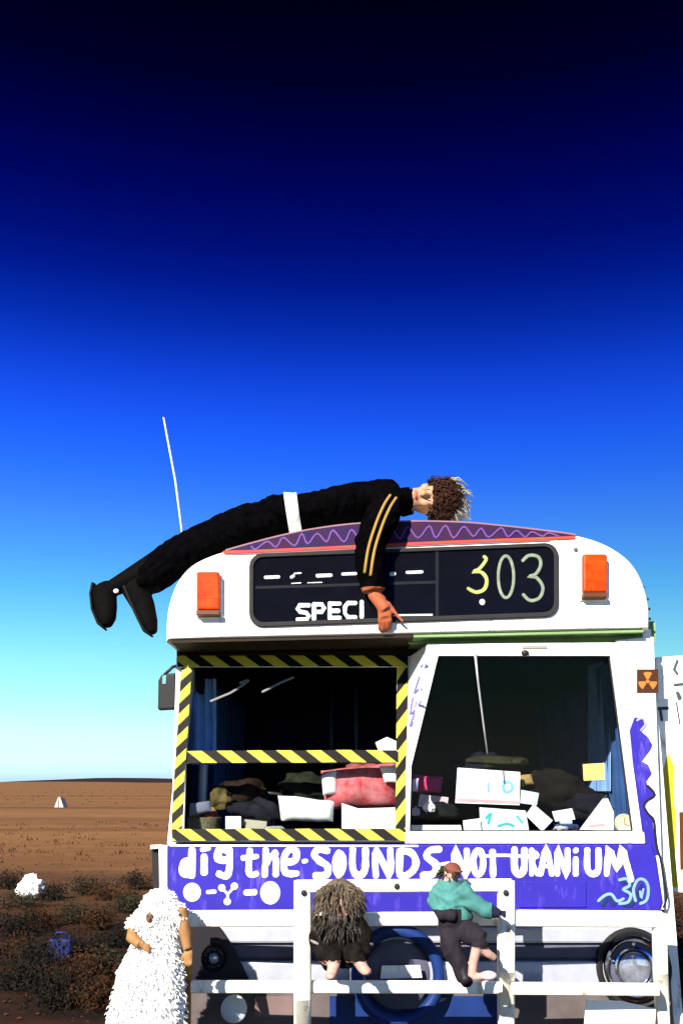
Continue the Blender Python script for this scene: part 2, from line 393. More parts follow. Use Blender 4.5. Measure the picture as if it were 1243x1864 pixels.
# scrub: low saltbush, each its own thing
LEAFM = [mat('saltbush_leaf', (.022, .022, .010), .8, vary=.3, scale=3), mat('dry_brush_leaf', (.050, .018, .005), .85, vary=.35, scale=3), mat('dark_scrub_leaf', (.007, .006, .004), .85, vary=.3, scale=3)]
TWIG = mat('twig_bark', (.02, .012, .008), .9)
def shrub(loc, r, h, kind, label, seed):
    rd = random.Random(seed); r *= .8; h *= .62; root = empty('saltbush', loc, label, 'shrub', 'low shrubs in the scrub'); L = V(loc)
    tv, tf, lv, lf = [], [], [], []; ends = []
    for k in range(13):
        a = rd.uniform(0, 6.28); e = rd.uniform(.15, 1); p = L + V((math.cos(a) * r * e, math.sin(a) * r * e, h * rd.uniform(.5, 1) * (1.08 - .55 * e)))
        mid = L.lerp(p, .5) + V((rd.uniform(-.05, .05), rd.uniform(-.05, .05), .06 * h))
        tube_geo([L - V((0, 0, .05)), mid, p], [.009, .006, .002], tv, tf, 5); ends += [mid, p, mid.lerp(p, .6)]
    for k in range(1300):
        c = rd.choice(ends); s = .16 * r + .02; p = c + V((rd.gauss(0, s), rd.gauss(0, s), rd.gauss(0, s * .7)))
        if p.z < L.z + .01: p.z = L.z + rd.uniform(.01, .08)
        d = V((rd.uniform(-1, 1), rd.uniform(-1, 1), rd.uniform(-.4, 1))).normalized(); q = d.orthogonal().normalized(); q.rotate(Matrix.Rotation(rd.uniform(0, 6.28), 3, d))
        l = rd.uniform(.010, .026); b = len(lv); lv += [p - d * l, p + q * l * .36, p + d * l, p - q * l * .36]; lf.append((b, b + 1, b + 2, b + 3))
    mesh('twigs', tv, tf, TWIG, root); mesh('foliage', lv, lf, LEAFM[kind], root); return root
SH = [ # px, py (base), spread, height, kind, label
 (30, 1700, .42, .42, 2, 'dark low bush at the left frame edge below the white sack'), (75, 1760, .5, .5, 2, 'large dark bush just in front of the blue can'),
 (150, 1745, .38, .36, 2, 'dark bush right of the blue can'), (25, 1800, .5, .5, 2, 'biggest near-black bush in the bottom left corner'),
 (110, 1835, .45, .42, 2, 'dark bush at the bottom edge, left of the rusty tuft'), (175, 1830, .34, .3, 1, 'rusty dry bush at the bottom edge beside the white robe'),
 (40, 1655, .5, .4, 0, 'grey green bush under the white sack'), (95, 1640, .45, .36, 2, 'dark bush right of the white sack'),
 (150, 1628, .5, .4, 0, 'olive bush far back between sack and bus corner'), (205, 1640, .5, .44, 1, 'dry orange bush behind the hooded figure'),
 (248, 1620, .4, .4, 2, 'dark bush next to the black flap of the bus'), (185, 1690, .4, .36, 1, 'brown bush left of the hooded figure at elbow height'),
 (215, 1725, .34, .34, 2, 'dark bush touching the left outline of the robe'), (130, 1680, .42, .34, 0, 'olive bush in the middle of the scrub'),
 (75, 1690, .34, .3, 1, 'rusty bush above the blue can'), (30, 1745, .36, .34, 1, 'rusty bush left of the blue can'),
 (200, 1775, .36, .34, 0, 'olive bush beside the lower robe'), (140, 1790, .42, .4, 1, 'dry rusty bush low in the middle of the scrub'),
 (235, 1660, .35, .32, 0, 'small olive bush behind the hood'), (15, 1620, .5, .42, 2, 'dark bush at the left edge behind the white sack'),
 (1222, 1690, .6, .6, 1, 'dry brown bush right of the bus, highest of the three'), (1228, 1760, .55, .5, 2, 'dark bush right of the bull bar end post'), (1225, 1825, .5, .45, 1, 'dry bush in the bottom right corner')]
for i, (x, y, r, h, k, lb) in enumerate(SH):
    d = ray(x, y); t = -CZ / d.z; p = V((0, 0, CZ)) + d * t; p.z = 0
    shrub(p, r, h, k, lb, 100 + i)
def pebbles():
    rd = random.Random(3); vs_, fs = [], []
    for k in range(1500):
        y = 7.5 + 26 * rd.random() ** 1.6; x = rd.uniform(-.42, -.12) * y if rd.random() < .8 else rd.uniform(.3, .42) * y
        r = .006 + .022 * rd.random() ** 3; b = len(vs_); c = V((x, y, r * .3))
        for a in ((1, 0, 0), (0, 1, 0), (-1, 0, 0), (0, -1, 0), (0, 0, .7), (0, 0, -.7)): vs_.append(c + V(a) * r * rd.uniform(.6, 1.3))
        for q in ((0, 1, 4), (1, 2, 4), (2, 3, 4), (3, 0, 4), (1, 0, 5), (2, 1, 5), (3, 2, 5), (0, 3, 5)): fs.append(tuple(b + i for i in q))
    o = mesh('gravel', vs_, fs, mat('gravel_stone', (.06, .024, .011), .9, vary=.3, scale=2)); tag(o, 'scattered brown stones on the red soil', 'gravel', kind='stuff')
pebbles()
def tufts():
    rd = random.Random(12); vs_, fs = [], []
    for k in range(800):
        y = 22 * math.exp(rd.random() * 3.0); x = rd.uniform(-.40, -.10) * y if rd.random() < .85 else rd.uniform(.30, .40) * y
        if noise.noise(V((x * .02, y * .05, 8))) < -.05: continue
        h = rd.uniform(.04, .13) * (1 + y / 200)
        for q in range(7):
            a = rd.uniform(0, 6.28); b = len(vs_); o = V((x + rd.gauss(0, .12), y + rd.gauss(0, .12), 0)); t = V((math.cos(a), math.sin(a), 0)) * h * .5
            vs_ += [o - t * .3, o + t * .35, o + t * rd.uniform(.4, 1.2) + V((0, 0, h * rd.uniform(.5, 1)))]; fs.append((b, b + 1, b + 2))
    o = mesh('dry_grass', vs_, fs, mat('dry_tussock', (.075, .034, .012), .9, vary=.35, scale=1)); tag(o, 'sparse dry tussocks dotting the open plain', 'grass', kind='stuff')
tufts()
def crumple(name, loc, ax, m, seed, label, cat, amp=.3):
    bm = bmesh.new(); bmesh.ops.create_icosphere(bm, subdivisions=4, radius=1)
    for v in bm.verts:
        n = noise.noise(v.co * 1.7 + V((seed, 0, 0))) + .6 * abs(noise.noise(v.co * 4 + V((0, seed, 0))))
        c = v.co * (1 + amp * n); v.co = V((c.x * ax[0], c.y * ax[1], max(c.z, -.85) * ax[2])) + V(loc)
    me = bpy.data.meshes.new(name); bm.to_mesh(me); bm.free(); me.shade_smooth(); return tag(link(name, me, m), label, cat)
p = at(55, 1617, 15.2); crumple('cloth_sack', p, (.15, .13, .15), WHCLOTH, 4, 'crumpled white cloth sack caught on top of the scrub', 'sack', .55)
p = at(112, 1724, 9.9)
can = empty('jerry_can', p - V((0, 0, .11)), 'blue plastic can half hidden in the dark scrub', 'can')
BLUEP = mat('blue_plastic', (.006, .012, .085), .6)
bevel(box('can_body', p + V((-.1, -.06, -.11)), p + V((.1, .06, .08)), BLUEP, can), .02, 3)
tube('handle', [p + V((-.06, 0, .08)), p + V((-.05, 0, .125)), p + V((.03, 0, .125)), p + V((.05, 0, .08))], .012, BLUEP, can)
lathe('cap', [(.022, 0), (.022, .03)], p + V((.075, 0, .08)), BLACKP, can, 12, 'Z')
p = at(111, 1482, 80); p.z = 0                                                    # a small pale ridge tent, far off
tent = empty('ridge_tent', p, 'tiny pale tent far out on the open plain', 'tent')
TENT = mat('tent_canvas', (.62, .52, .42), .9)
mesh('canvas', [p + V(v) for v in ((-.36, -.6, 0), (.34, -.6, 0), (-.1, -.6, .8), (.02, -.6, .76), (-.36, .6, 0), (.34, .6, 0), (-.04, .6, .7), (.04, .6, .7))], [(0, 1, 3, 2), (4, 5, 7, 6), (0, 2, 6, 4), (1, 3, 7, 5), (2, 3, 7, 6)], TENT, tent)
tube('pole', [p + V((-.05, -.63, 0)), p + V((-.05, -.63, .86))], .02, TWIG, tent, 6)

# ================================================================== THE BUS
XL, XR = at(318, 1400, 5.32).x, at(1198, 1400, 5.32).x; XC = (XL + XR) / 2
ZB, ZR, YR = .36, 2.40, 13.6                       # skirt, roof spring line, rear
bus = empty('bus', (XC, 5.3, 0), 'old white painted bus with violet slogan panel, bull bar and taped windscreen', 'bus')
DOME = Plane(5.20, .12, 2.4)
OUT = [(300, 1163), (301, 1125), (307, 1090), (321, 1055), (345, 1028), (378, 1011), (415, 999), (470, 983), (540, 966), (620, 953), (700, 947), (780, 946), (860, 949), (940, 957), (1000, 964), (1045, 971), (1085, 981), (1120, 997), (1150, 1020), (1170, 1050), (1183, 1090), (1186, 1120), (1185, 1143)]
OUT = smooth_pts(OUT, 3)
def roof():
    cx, cy = 745, 1066; rings = []
    base = OUT + [(1184 - (884 * i / 10), 1143 + 20 * i / 10) for i in range(1, 10)]
    for f, off in ((.955, .0), (.975, -.004), (.99, -.02), (1.0, -.06)):
        rings.append([DOME(cx + (x - cx) * f, cy + (y - cy) * (1 - (1 - f) * 1.0), off) for x, y in base])
    for Y in (6.0, 9, YR - .2): rings.append([V((q.x, Y, q.z)) for q in rings[3]])
    rings.append([V((XC + (q.x - XC) * .96, YR, 2.4 + (q.z - 2.4) * .9)) for q in rings[3]])
    vs_ = [v for r in rings for v in r]; n = len(base); fs = [tuple(range(n)), tuple((len(rings) - 1) * n + k for k in range(n))]
    for j in range(len(rings) - 1):
        for k in range(n): fs.append((j * n + k, j * n + (k + 1) % n, (j + 1) * n + (k + 1) % n, (j + 1) * n + k))
    o = mesh('roof', vs_, fs, WHITE, bus); o.data.shade_smooth(); o.modifiers.new('es', 'EDGE_SPLIT').split_angle = math.radians(50); return o
rf = roof(); tag(rf, 'rounded white roof dome with painted front')
def soffit(name, x0, x1, m, drop):
    a, b = DOME(x0, 1163 - 20 * (x0 - 300) / 884, -.02), DOME(x1, 1163 - 20 * (x1 - 300) / 884, -.02)
    vs_ = [a + V((0, 0, -.004)), b + V((0, 0, -.004)), V((b.x, 5.78, b.z - drop)), V((a.x, 5.78, a.z - drop))]
    vs_ += [v + V((0, 0, -.012)) for v in vs_]
    return mesh(name, vs_, [(0, 1, 2, 3), (4, 5, 6, 7), (0, 1, 5, 4), (1, 2, 6, 5), (2, 3, 7, 6), (3, 0, 4, 7)], m, bus)
soffit('soffit', 312, 752, BROWNH, .01)['label'] = 'soffit with painted shade over the raked windscreen'
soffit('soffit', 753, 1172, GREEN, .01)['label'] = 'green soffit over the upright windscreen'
# rivets along the right shoulder of the dome
for x, y in ((1166, 1046), (1176, 1064), (1184, 1086), (1187, 1104), (1188, 1122)):
    q = DOME(x - 2, y, -.045); ball('rivet', q, (.008, .008, .008), BLACKM, rf, 8, 6)
ball('rivet', DOME(1047, 1001, .004), (.012, .008, .014), DKGREY, rf, 8, 6)
# purple crest with lilac zigzag, pink edge and red line
TOP = [(x, y) for x, y in smooth_pts([(412, 1003), (470, 987), (540, 970), (620, 957.5), (700, 951.5), (780, 950.5), (860, 953.5), (940, 961.5), (1000, 968.5), (1046, 975)], 4)]
BOT = [(1046, 979), (1000, 980), (900, 983), (800, 986), (720, 989), (640, 993), (540, 998), (470, 1003), (425, 1005)]
cr = plate('crest_panel', TOP + BOT, DOME, .004, PURPLE, bus, .001); cr['label'] = 'purple painted crest with lilac zigzag above the destination box'
def midband(x):
    t = min(TOP, key=lambda q: abs(q[0] - x))[1]; b = min(BOT, key=lambda q: abs(q[0] - x))[1]
    bb = sorted(BOT); 
    for (x0, y0), (x1, y1) in zip(bb, bb[1:]):
        if x0 <= x <= x1: b = y0 + (y1 - y0) * (x - x0) / (x1 - x0)
    return t, b
zz = []
rz = random.Random(2); x = 455; up = True
while x < 1020:
    t, b = midband(x); a = .22 if up else .80; zz.append((x + rz.uniform(-3, 3), t + (b - t) * (a + rz.uniform(-.06, .06)))); up = not up; x += rz.uniform(13, 19)
strokes('zigzag', DOME, [(3.4, zz)], LILAC, cr, .0055)
strokes('crest_edge', DOME, [(3.2, [(x, y - 1) for x, y in TOP[::3]])], PINK, cr, .0055)
strokes('red_line', DOME, [(5.5, [(408, 1006), (470, 1004), (560, 1000), (640, 996), (720, 992), (800, 988.5), (900, 984.5), (1000, 981), (1044, 979)])], REDP, cr, .006)
strokes('pink_line', DOME, [(2.2, [(410, 1010), (470, 1008), (560, 1004), (640, 1000), (720, 996), (800, 992.5), (900, 988.5), (1000, 985)])], PINK, cr, .004)
# destination box
def rrect(x0, y0l, y0r, x1, y1l, y1r, r, n=5):
    c = [(x0 + r, y0l + r, math.pi), (x1 - r, y0r + r, 1.5 * math.pi), (x1 - r, y1r - r, 0), (x0 + r, y1l - r, .5 * math.pi)]
    return [(cx + r * math.cos(a + k / n * math.pi / 2), cy + r * math.sin(a + k / n * math.pi / 2)) for cx, cy, a in c for k in range(n + 1)]
db = plate('destination_box', rrect(459, 1013, 994, 1010, 1137, 1119, 20), DOME, .004, BLIND, bus, .002); db['label'] = 'black destination blind box reading SPECI and 303'
frame('rubber_surround', rrect(454, 1009, 990, 1015, 1142, 1124, 24), rrect(462, 1016, 997, 1007, 1134, 1116, 18), DOME, .018, RUBBER, db, .001, .003)
plate('blind_roller', [(466, 1068), (792, 1058), (792, 1063), (466, 1073)], DOME, .002, mat('roller_grey', (.016, .016, .022), .7), db, .007)
plate('divider', [(792, 1003), (798, 1003), (798, 1122), (792, 1122)], DOME, .004, mat('divider_bar', (.010, .011, .017), .7), db, .0065)
for ww, pp in ((6, [(483, 1052), (508, 1051)]), (5.5, [(530, 1052), (535, 1049)]), (3, [(536, 1045), (548, 1044)]), (6.5, [(577, 1049), (603, 1048)]), (5.5, [(623, 1046), (648, 1045)]), (7, [(711, 1046), (718, 1045)]), (5.5, [(740, 1043), (768, 1042)]), (2, [(531, 1063), (548, 1062)]), (2, [(560, 1062), (586, 1061)])):
    strokes('blind_scrap', DOME, [(ww, pp)], LETTER, db, .008, False)
def W(letters, x0, dx, yl, hh, slope=0.0):
    """block capitals as strokes on a unit box"""
    G = {'S': [[(1, .06), (.2, .06), (.05, .28), (.25, .47), (.75, .53), (.95, .74), (.8, .95), (0, .95)]], 'P': [[(.1, 1), (.1, 0)], [(.1, .05), (.75, .05), (.92, .28), (.75, .52), (.1, .52)]],
         'E': [[(.1, 0), (.1, 1)], [(.1, .05), (.95, .05)], [(.1, .5), (.85, .5)], [(.1, .95), (.95, .95)]], 'C': [[(.95, .06), (.3, .06), (.06, .3), (.06, .7), (.3, .95), (.95, .95)]],
         'I': [[(.3, 0), (.3, 1)]], 'A': [[(0, 1), (.5, 0), (1, 1)], [(.22, .66), (.78, .66)]], 'L': [[(.1, 0), (.1, .95), (.95, .95)]]}
    out = []; x = x0
    for ch in letters:
        w = dx * (.5 if ch == 'I' else 1)
        for s in G[ch]: out.append([(x + (px * .78) * w, yl + (x - x0) * slope + py * hh) for px, py in s])
        x += w
    return out
strokes('blind_word', DOME, W('SPECI', 541, 28.5, 1101, 29, -.045), LETTER, db, .0085, False, 7.5)
strokes('blind_rule', DOME, [(3.5, [(716, 1121), (786, 1120)])], LETTER, db, .0085, False)
strokes('route_digit', DOME, [(6.5, [(880, 1014), (884, 1020), (872, 1036), (862, 1041), (876, 1043), (885, 1056), (881, 1073), (866, 1079), (851, 1072)])], YPALE, db, .0085)
ball('dot', DOME(877, 1097, .009), (.016, .004, .017), LETTER, db, 12, 8)
strokes('route_digit', DOME, [(5.5, ellipse_px(920, 1051, 14, 38, 22, -1.57, 4.75))], GPALE, db, .0085)
strokes('route_digit', DOME, [(6, [(950, 1022), (962, 1012), (979, 1015), (983, 1030), (974, 1046), (963, 1050), (976, 1053), (987, 1070), (981, 1089), (964, 1094), (951, 1083)])], GPALE, db, .0085)
plate('box_glass', rrect(461, 1015, 996, 1008, 1135, 1117, 18), DOME, .003, GLASS, db, .0135)
# amber marker lamps
def marker(x0, y0, x1, y1, lb):
    o = plate('marker_lamp', [(x0 - 3, y0 - 3), (x1 + 3, y0 - 3), (x1 + 3, y1 + 12), (x0 - 3, y1 + 12)], DOME, .018, CREAM, bus, -.004, .006); o['label'] = lb
    l = plate('lens', [(x0, y0), (x1, y0), (x1, y1), (x0, y1)], DOME, .045, AMBER, o, .012); bevel(l, .012, 3)
    plate('lamp_foot', [(x0, y1 + 1), (x1, y1 + 1), (x1, y1 + 10), (x0, y1 + 10)], DOME, .05, mat('lamp_foot_brown', (.10, .03, .012), .5), o, .01, .004)
    for q in (.3, .7): strokes('lens_rib', DOME, [(2.5, [(x0 + 4, y0 + (y1 - y0) * q), (x1 - 4, y0 + (y1 - y0) * q)])], AMBER, o, .056, False)
marker(360, 1046, 402, 1115, 'left amber marker lamp'); marker(1056, 1014, 1100, 1083, 'right amber marker lamp')
# aerial
a0 = at(339, 985, 5.75); a0.z -= .10
tube('aerial', [a0, at(319.5, 875, 5.75), at(298, 760, 5.75)], [.007, .0055, .004], mat('white_fibreglass', (.8, .8, .78), .4), bus, 8)

# ---- front below the dome
RS = Plane(5.30)                                                     # right windscreen: upright
rake_k = (5.60 - 5.30) / (2.27 - 1.34)
LS = Plane(5.30, rake_k, 1.34)                                       # left windscreen: raked back at the top
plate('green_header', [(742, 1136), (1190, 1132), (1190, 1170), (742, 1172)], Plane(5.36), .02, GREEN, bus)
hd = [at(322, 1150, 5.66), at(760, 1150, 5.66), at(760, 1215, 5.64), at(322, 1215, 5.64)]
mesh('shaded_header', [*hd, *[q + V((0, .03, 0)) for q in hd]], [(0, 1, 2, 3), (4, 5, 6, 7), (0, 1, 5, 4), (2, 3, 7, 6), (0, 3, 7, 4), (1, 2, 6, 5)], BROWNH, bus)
rw = frame('windscreen_frame', [(776, 1173), (1118, 1171), (1168, 1533), (738, 1533), (738, 1400)], [(797, 1195), (1108, 1195), (1150, 1513), (745, 1513), (748, 1395)], RS, .03, WHITE, bus, .0, .006)
rw['label'] = 'white trapezoid frame of the upright right windscreen'
frame('rubber_seal', [(794, 1192), (1111, 1192), (1153, 1516), (742, 1516), (745, 1395)], [(799, 1198), (1106, 1198), (1147, 1511), (748, 1511), (751, 1395)], RS, .012, RUBBER, rw, .001)
plate('glass_pane', [(795, 1193), (1110, 1193), (1152, 1515), (743, 1515), (746, 1395)], RS, .005, GLASS, rw, -.012)
plate('header_badge', [(948, 1176), (993, 1176), (993, 1182), (948, 1182)], RS, .006, mat('badge_grey', (.3, .29, .26), .5), rw, .0305)
lw = frame('windscreen_frame', [(322, 1196), (752, 1196), (744, 1533), (312, 1533)], [(344, 1214), (722, 1214), (722, 1512), (336, 1512)], LS, .025, WHITE, bus, -.01, .005)
lw['label'] = 'raked left windscreen frame edged with yellow and black tape'
plate('glass_pane', [(336, 1205), (730, 1205), (730, 1520), (330, 1520)], LS, .005, GLASS, lw, -.02)
plate('split_bar', [(338, 1374), (724, 1374), (724, 1389), (338, 1389)], LS, .012, BLACKM, lw, -.004)
tape('hazard_tape', LS, (324, 1206), (742, 1206), 20, lw, 54, -1, .018)
tape('hazard_tape', LS, (341, 1218), (321, 1520), 19, lw, 40, -1, .020, .1)
tape('hazard_tape', LS, (732, 1218), (729, 1526), 20, lw, 53, -1, .020, .33)
tape('hazard_tape', LS, (342, 1381), (724, 1379), 22, lw, 54, -1, .022, .75)
tape('hazard_tape', LS, (314, 1522), (744, 1522), 21, lw, 54, -1, .026, .62)
# the white cheek between the raked and the upright screen
ck = [LS(744, 1198, .012), RS(778, 1173, .0), RS(739, 1395, .002), LS(739, 1528, .0)]
CK = Plane3(ck[0], ck[1], ck[2]); cn = CK.n
mesh('cheek_panel', [ck[0], ck[1], ck[2], *[q - cn * .02 for q in ck[:3]]], [(0, 1, 2), (3, 4, 5), (0, 1, 4, 3), (1, 2, 5, 4), (0, 2, 5, 3)], WHITE, bus)
strokes('violet_scribble', CK, [(3, [(764, 1232), (755, 1262), (766, 1252), (757, 1286), (768, 1276)]), (3, [(752, 1270), (748, 1300), (757, 1292), (747, 1322), (756, 1312)]), (2.4, [(770, 1222), (776, 1208), (766, 1214)])], mat('violet_pen', (.17, .14, .45), .6), bus, .002)
# wipers
wl = strokes('wiper', LS, [(4, [(384, 1277), (420, 1262), (447, 1245)]), (6, [(438, 1244), (452, 1240)])], mat('wiper_metal', (.16, .16, .16), .5), bus, .006, False); wl['label'] = 'left parked wiper under the header'
wl = strokes('wiper', LS, [(4, [(478, 1260), (512, 1243), (534, 1234)])], MATS['wiper_metal'], bus, .006, False); wl['label'] = 'second wiper beside the first'
wr = tube('wiper', [RS(862, 1190, .05), RS(868, 1240, .03), RS(880, 1330, .02), RS(886, 1372, .014)], [.008, .006, .0045, .004], mat('wiper_steel', (.5, .5, .52), .35, metal=.7), bus, 8); wr['label'] = 'long steel wiper hanging over the right windscreen'
ball('pivot', RS(953, 1190, .035), (.022, .014, .016), BLACKM, rw, 10, 8)
# right pillar with blue scallops
pil = plate('corner_panel', [(1118, 1166), (1187, 1160), (1194, 1350), (1202, 1580), (1207, 1655), (1168, 1655), (1168, 1533), (1119, 1168)], RS, .02, WHITE, bus, .0, .006); pil['label'] = 'white corner panel with blue scalloped paint'
SC = [(1143, 1330), (1152, 1306), (1166, 1309), (1172, 1322), (1163, 1331), (1176, 1342), (1184, 1356), (1180, 1366), (1171, 1377), (1164, 1386), (1176, 1392), (1183, 1408), (1173, 1422), (1176, 1432), (1187, 1446), (1172, 1458), (1168, 1468), (1176, 1482), (1184, 1492), (1188, 1530), (1196, 1556), (1168, 1556), (1166, 1528), (1158, 1470), (1150, 1400)]
plate('lilac_fade', [(1128, 1296), (1158, 1298), (1166, 1400), (1176, 1528), (1166, 1528), (1156, 1470), (1146, 1400)], RS, .001, mat('lilac_wash', (.34, .33, .62), .6, vary=.1, scale=5, col2=(.60, .60, .72)), pil, .0205)
plate('blue_scallop', SC, RS, .003, BLUE, pil, .0215)
strokes('black_outline', RS, [(4.5, [(1175, 1430), (1188, 1446), (1173, 1458), (1169, 1468), (1177, 1482), (1186, 1492), (1189, 1520), (1192, 1542), (1199, 1566), (1204, 1600), (1209, 1632), (1204, 1650)])], BLACKP, pil, .026)
strokes('blue_curl', RS, [(4, [(1156, 1312), (1166, 1308), (1172, 1318), (1163, 1330)])], mat('grey_violet', (.32, .30, .48), .6), pil, .025)
stk = plate('sticker', [(1156, 1219), (1195, 1219), (1195, 1262), (1156, 1262)], RS, .002, mat('brown_sticker', (.06, .018, .006), .5), pil, .0215); stk['label'] = 'square brown and orange trefoil sticker'
for a in (90, 210, 330):
    a0, a1 = math.radians(a - 28), math.radians(a + 28); c = (1175.5, 1241)
    plate('trefoil_blade', [(c[0] + 5 * math.cos(a0), c[1] - 5 * math.sin(a0)), *[(c[0] + 17 * math.cos(a0 + (a1 - a0) * i / 5), c[1] - 17 * math.sin(a0 + (a1 - a0) * i / 5)) for i in range(6)], (c[0] + 5 * math.cos(a1), c[1] - 5 * math.sin(a1))], RS, .0012, mat('orange_ink', (.50, .17, .03), .6), stk, .024)
plate('trefoil_core', ellipse_px(1175.5, 1241, 3.6, 3.6, 10), RS, .0012, MATS['orange_ink'], stk, .024)
# open folding door leaf on the near side
DR = Plane(5.52)
door = plate('door_leaf', [(1188, 1198), (1300, 1190), (1312, 1628), (1203, 1622)], DR, .035, WHITE, bus, 0, .008); door['label'] = 'open white door leaf with yellow stripe at the frame edge'
plate('yellow_stripe', [(1203, 1400), (1212, 1370), (1222, 1395), (1221, 1440), (1226, 1500), (1224, 1560), (1230, 1615), (1212, 1612), (1206, 1560), (1204, 1500), (1206, 1450)], DR, .002, YELLOWP, door, .0355)
plate('door_window', [(1231, 1478), (1296, 1474), (1298, 1580), (1233, 1582)], DR, .003, mat('brown_door_glass', (.09, .03, .01), .3), door, .0355)
plate('grey_smudge', [(1214, 1398), (1236, 1392), (1240, 1414), (1216, 1416)], DR, .001, mat('smudge_grey', (.42, .42, .45), .7), door, .0355)
strokes('black_mark', DR, [(6, [(1190, 1291), (1211, 1290)]), (5, [(1197, 1293), (1200, 1312)]), (5, [(1228, 1204), (1222, 1220), (1228, 1228)]), (5, [(1222, 1248), (1240, 1246)]), (8, [(1228, 1262), (1232, 1272)]), (3, [(1226, 1280), (1232, 1318)])], mat('dark_teal_ink', (.05, .07, .08), .6), door, .037, False)

# slogan panel
BP = Plane(5.262)
sl = plate('slogan_panel', [(306, 1537), (1186, 1537), (1194, 1560), (1200, 1600), (1206, 1640), (1200, 1662), (306, 1662)], Plane(5.262), .03, BLUE, bus, -.03, .008); sl['label'] = 'violet blue panel hand painted with white slogan'
plate('sill', [(736, 1514), (1168, 1514), (1170, 1535), (736, 1535)], RS, .034, WHITE, bus, .005, .006)
strokes('top_line', BP, [(3.5, [(310, 1539), (500, 1539.5), (760, 1540)])], LETTER, sl, .0005, False)
WORDS = [
 ('dig', [(12, [(350, 1546), (349, 1595)]), (11, [(346, 1566), (335, 1570), (333, 1588), (344, 1592)]), (9, [(340, 1572), (339, 1590)]), (11, [(372, 1558), (372, 1590)]), (8, [(368, 1547), (381, 1544)]), (12, [(414, 1548), (400, 1546), (398, 1563), (415, 1566)]), (11, [(418, 1546), (418, 1580), (412, 1595), (398, 1590)])]),
 ('the', [(10, [(455, 1547), (453, 1585), (458, 1593), (468, 1590)]), (9, [(442, 1562), (468, 1559)]), (10, [(484, 1546), (482, 1594)]), (10, [(485, 1574), (493, 1558), (502, 1564), (502, 1593)]), (9, [(500, 1550), (503, 1556)]), (11, [(519, 1570), (537, 1566), (539, 1549), (525, 1548), (517, 1564), (520, 1588), (541, 1590)])]),
 ('SOUNDS', [(7, [(552, 1568), (558, 1567)]), (11, [(597, 1549), (580, 1546), (572, 1556), (582, 1567), (596, 1577), (594, 1592), (573, 1594)]), (13, [(618, 1552), (612, 1570), (617, 1590), (624, 1572), (619, 1554)]), (11, [(642, 1545), (642, 1580), (652, 1594), (664, 1583), (665, 1545)]), (10, [(684, 1595), (684, 1547), (709, 1593), (710, 1546)]),
   (11, [(728, 1548), (728, 1593), (748, 1588), (757, 1570), (748, 1552), (728, 1549)]), (11, [(800, 1546), (782, 1548), (777, 1560), (793, 1574), (789, 1590), (768, 1594)])]),
 ('NOT', [(5, [(803, 1573), (817, 1571)]), (10, [(829, 1594), (828, 1549), (848, 1592), (849, 1547)]), (10, ellipse_px(870, 1570, 9, 22, 14, -1.5, 4.7)), (10, [(896, 1549), (897, 1594)]), (5, [(884, 1558), (920, 1557), (978, 1560)])]),
 ('URANIUM', [(11, [(936, 1545), (936, 1580), (944, 1592), (953, 1582), (954, 1546)]), (8, [(967, 1546), (967, 1592)]), (7, [(968, 1549), (977, 1556), (969, 1568), (978, 1592)]), (9, [(983, 1592), (993, 1547), (1004, 1592)]), (6, [(986, 1577), (1002, 1577)]), (9, [(1014, 1592), (1014, 1547), (1031, 1591), (1032, 1546)]), (9, [(1047, 1562), (1047, 1592)]), (9, [(1046, 1547), (1048, 1549)]), (10, [(1068, 1546), (1068, 1580), (1077, 1591), (1088, 1582), (1088, 1546)]), (10, [(1103, 1592), (1108, 1548), (1122, 1578), (1132, 1548), (1140, 1575), (1148, 1602)])])]
for nm, st in WORDS: strokes('painted_word', BP, st, LETTER, sl, .0008)['label'] = 'white hand painted word ' + nm
plate('ring_symbol', ellipse_px(350, 1624, 16, 17, 24), BP, .002, LETTER, sl, .0006); plate('ring_centre', ellipse_px(350, 1622, 6, 6, 14), BP, .0015, mat('pale_green_ink', (.35, .5, .3), .6), sl, .0028)
strokes('dash', BP, [(7, [(378, 1624), (392, 1623)])], LETTER, sl, .0008, False); strokes('dash', BP, [(11, [(447, 1625), (465, 1624)])], LETTER, sl, .0008, False)
for c in ((404, 1616), (427, 1613), (414, 1641)): plate('trefoil_blob', ellipse_px(*c, 6.5, 6.5, 14), BP, .002, LETTER, sl, .0006)
strokes('trefoil_stem', BP, [(4.5, [(405, 1617), (415, 1628)]), (4.5, [(426, 1615), (415, 1628)]), (4.5, [(415, 1628), (414, 1640)])], LETTER, sl, .0008, False)
plate('disc_symbol', ellipse_px(492, 1625, 18, 21, 26), BP, .002, LETTER, sl, .0006)
strokes('blue_flourish_shadow', BP, [(9, [(1132, 1606), (1146, 1604), (1152, 1616), (1142, 1624), (1154, 1634), (1148, 1646), (1136, 1647)]), (8, [(1166, 1612), (1158, 1628), (1166, 1640)]), (9, [(1096, 1648), (1106, 1632), (1116, 1646)])], NAVY, sl, .0006)
strokes('blue_flourish', BP, [(5.5, [(1126, 1602), (1140, 1600), (1145, 1612), (1134, 1619), (1147, 1628), (1142, 1642), (1126, 1645)]), (5.5, [(1156, 1640), (1152, 1620), (1160, 1602), (1172, 1602), (1179, 1616), (1176, 1638), (1164, 1645)]), (4, [(1164, 1622), (1166, 1634), (1170, 1618)]), (5.5, [(1088, 1640), (1100, 1630), (1112, 1628), (1122, 1640), (1134, 1636)])], LBLUE, sl, .0022)
plate('hatch', [(945, 1604), (1066, 1604), (1066, 1652), (945, 1652)], BP, .006, BLUE, sl, .0005, .004)
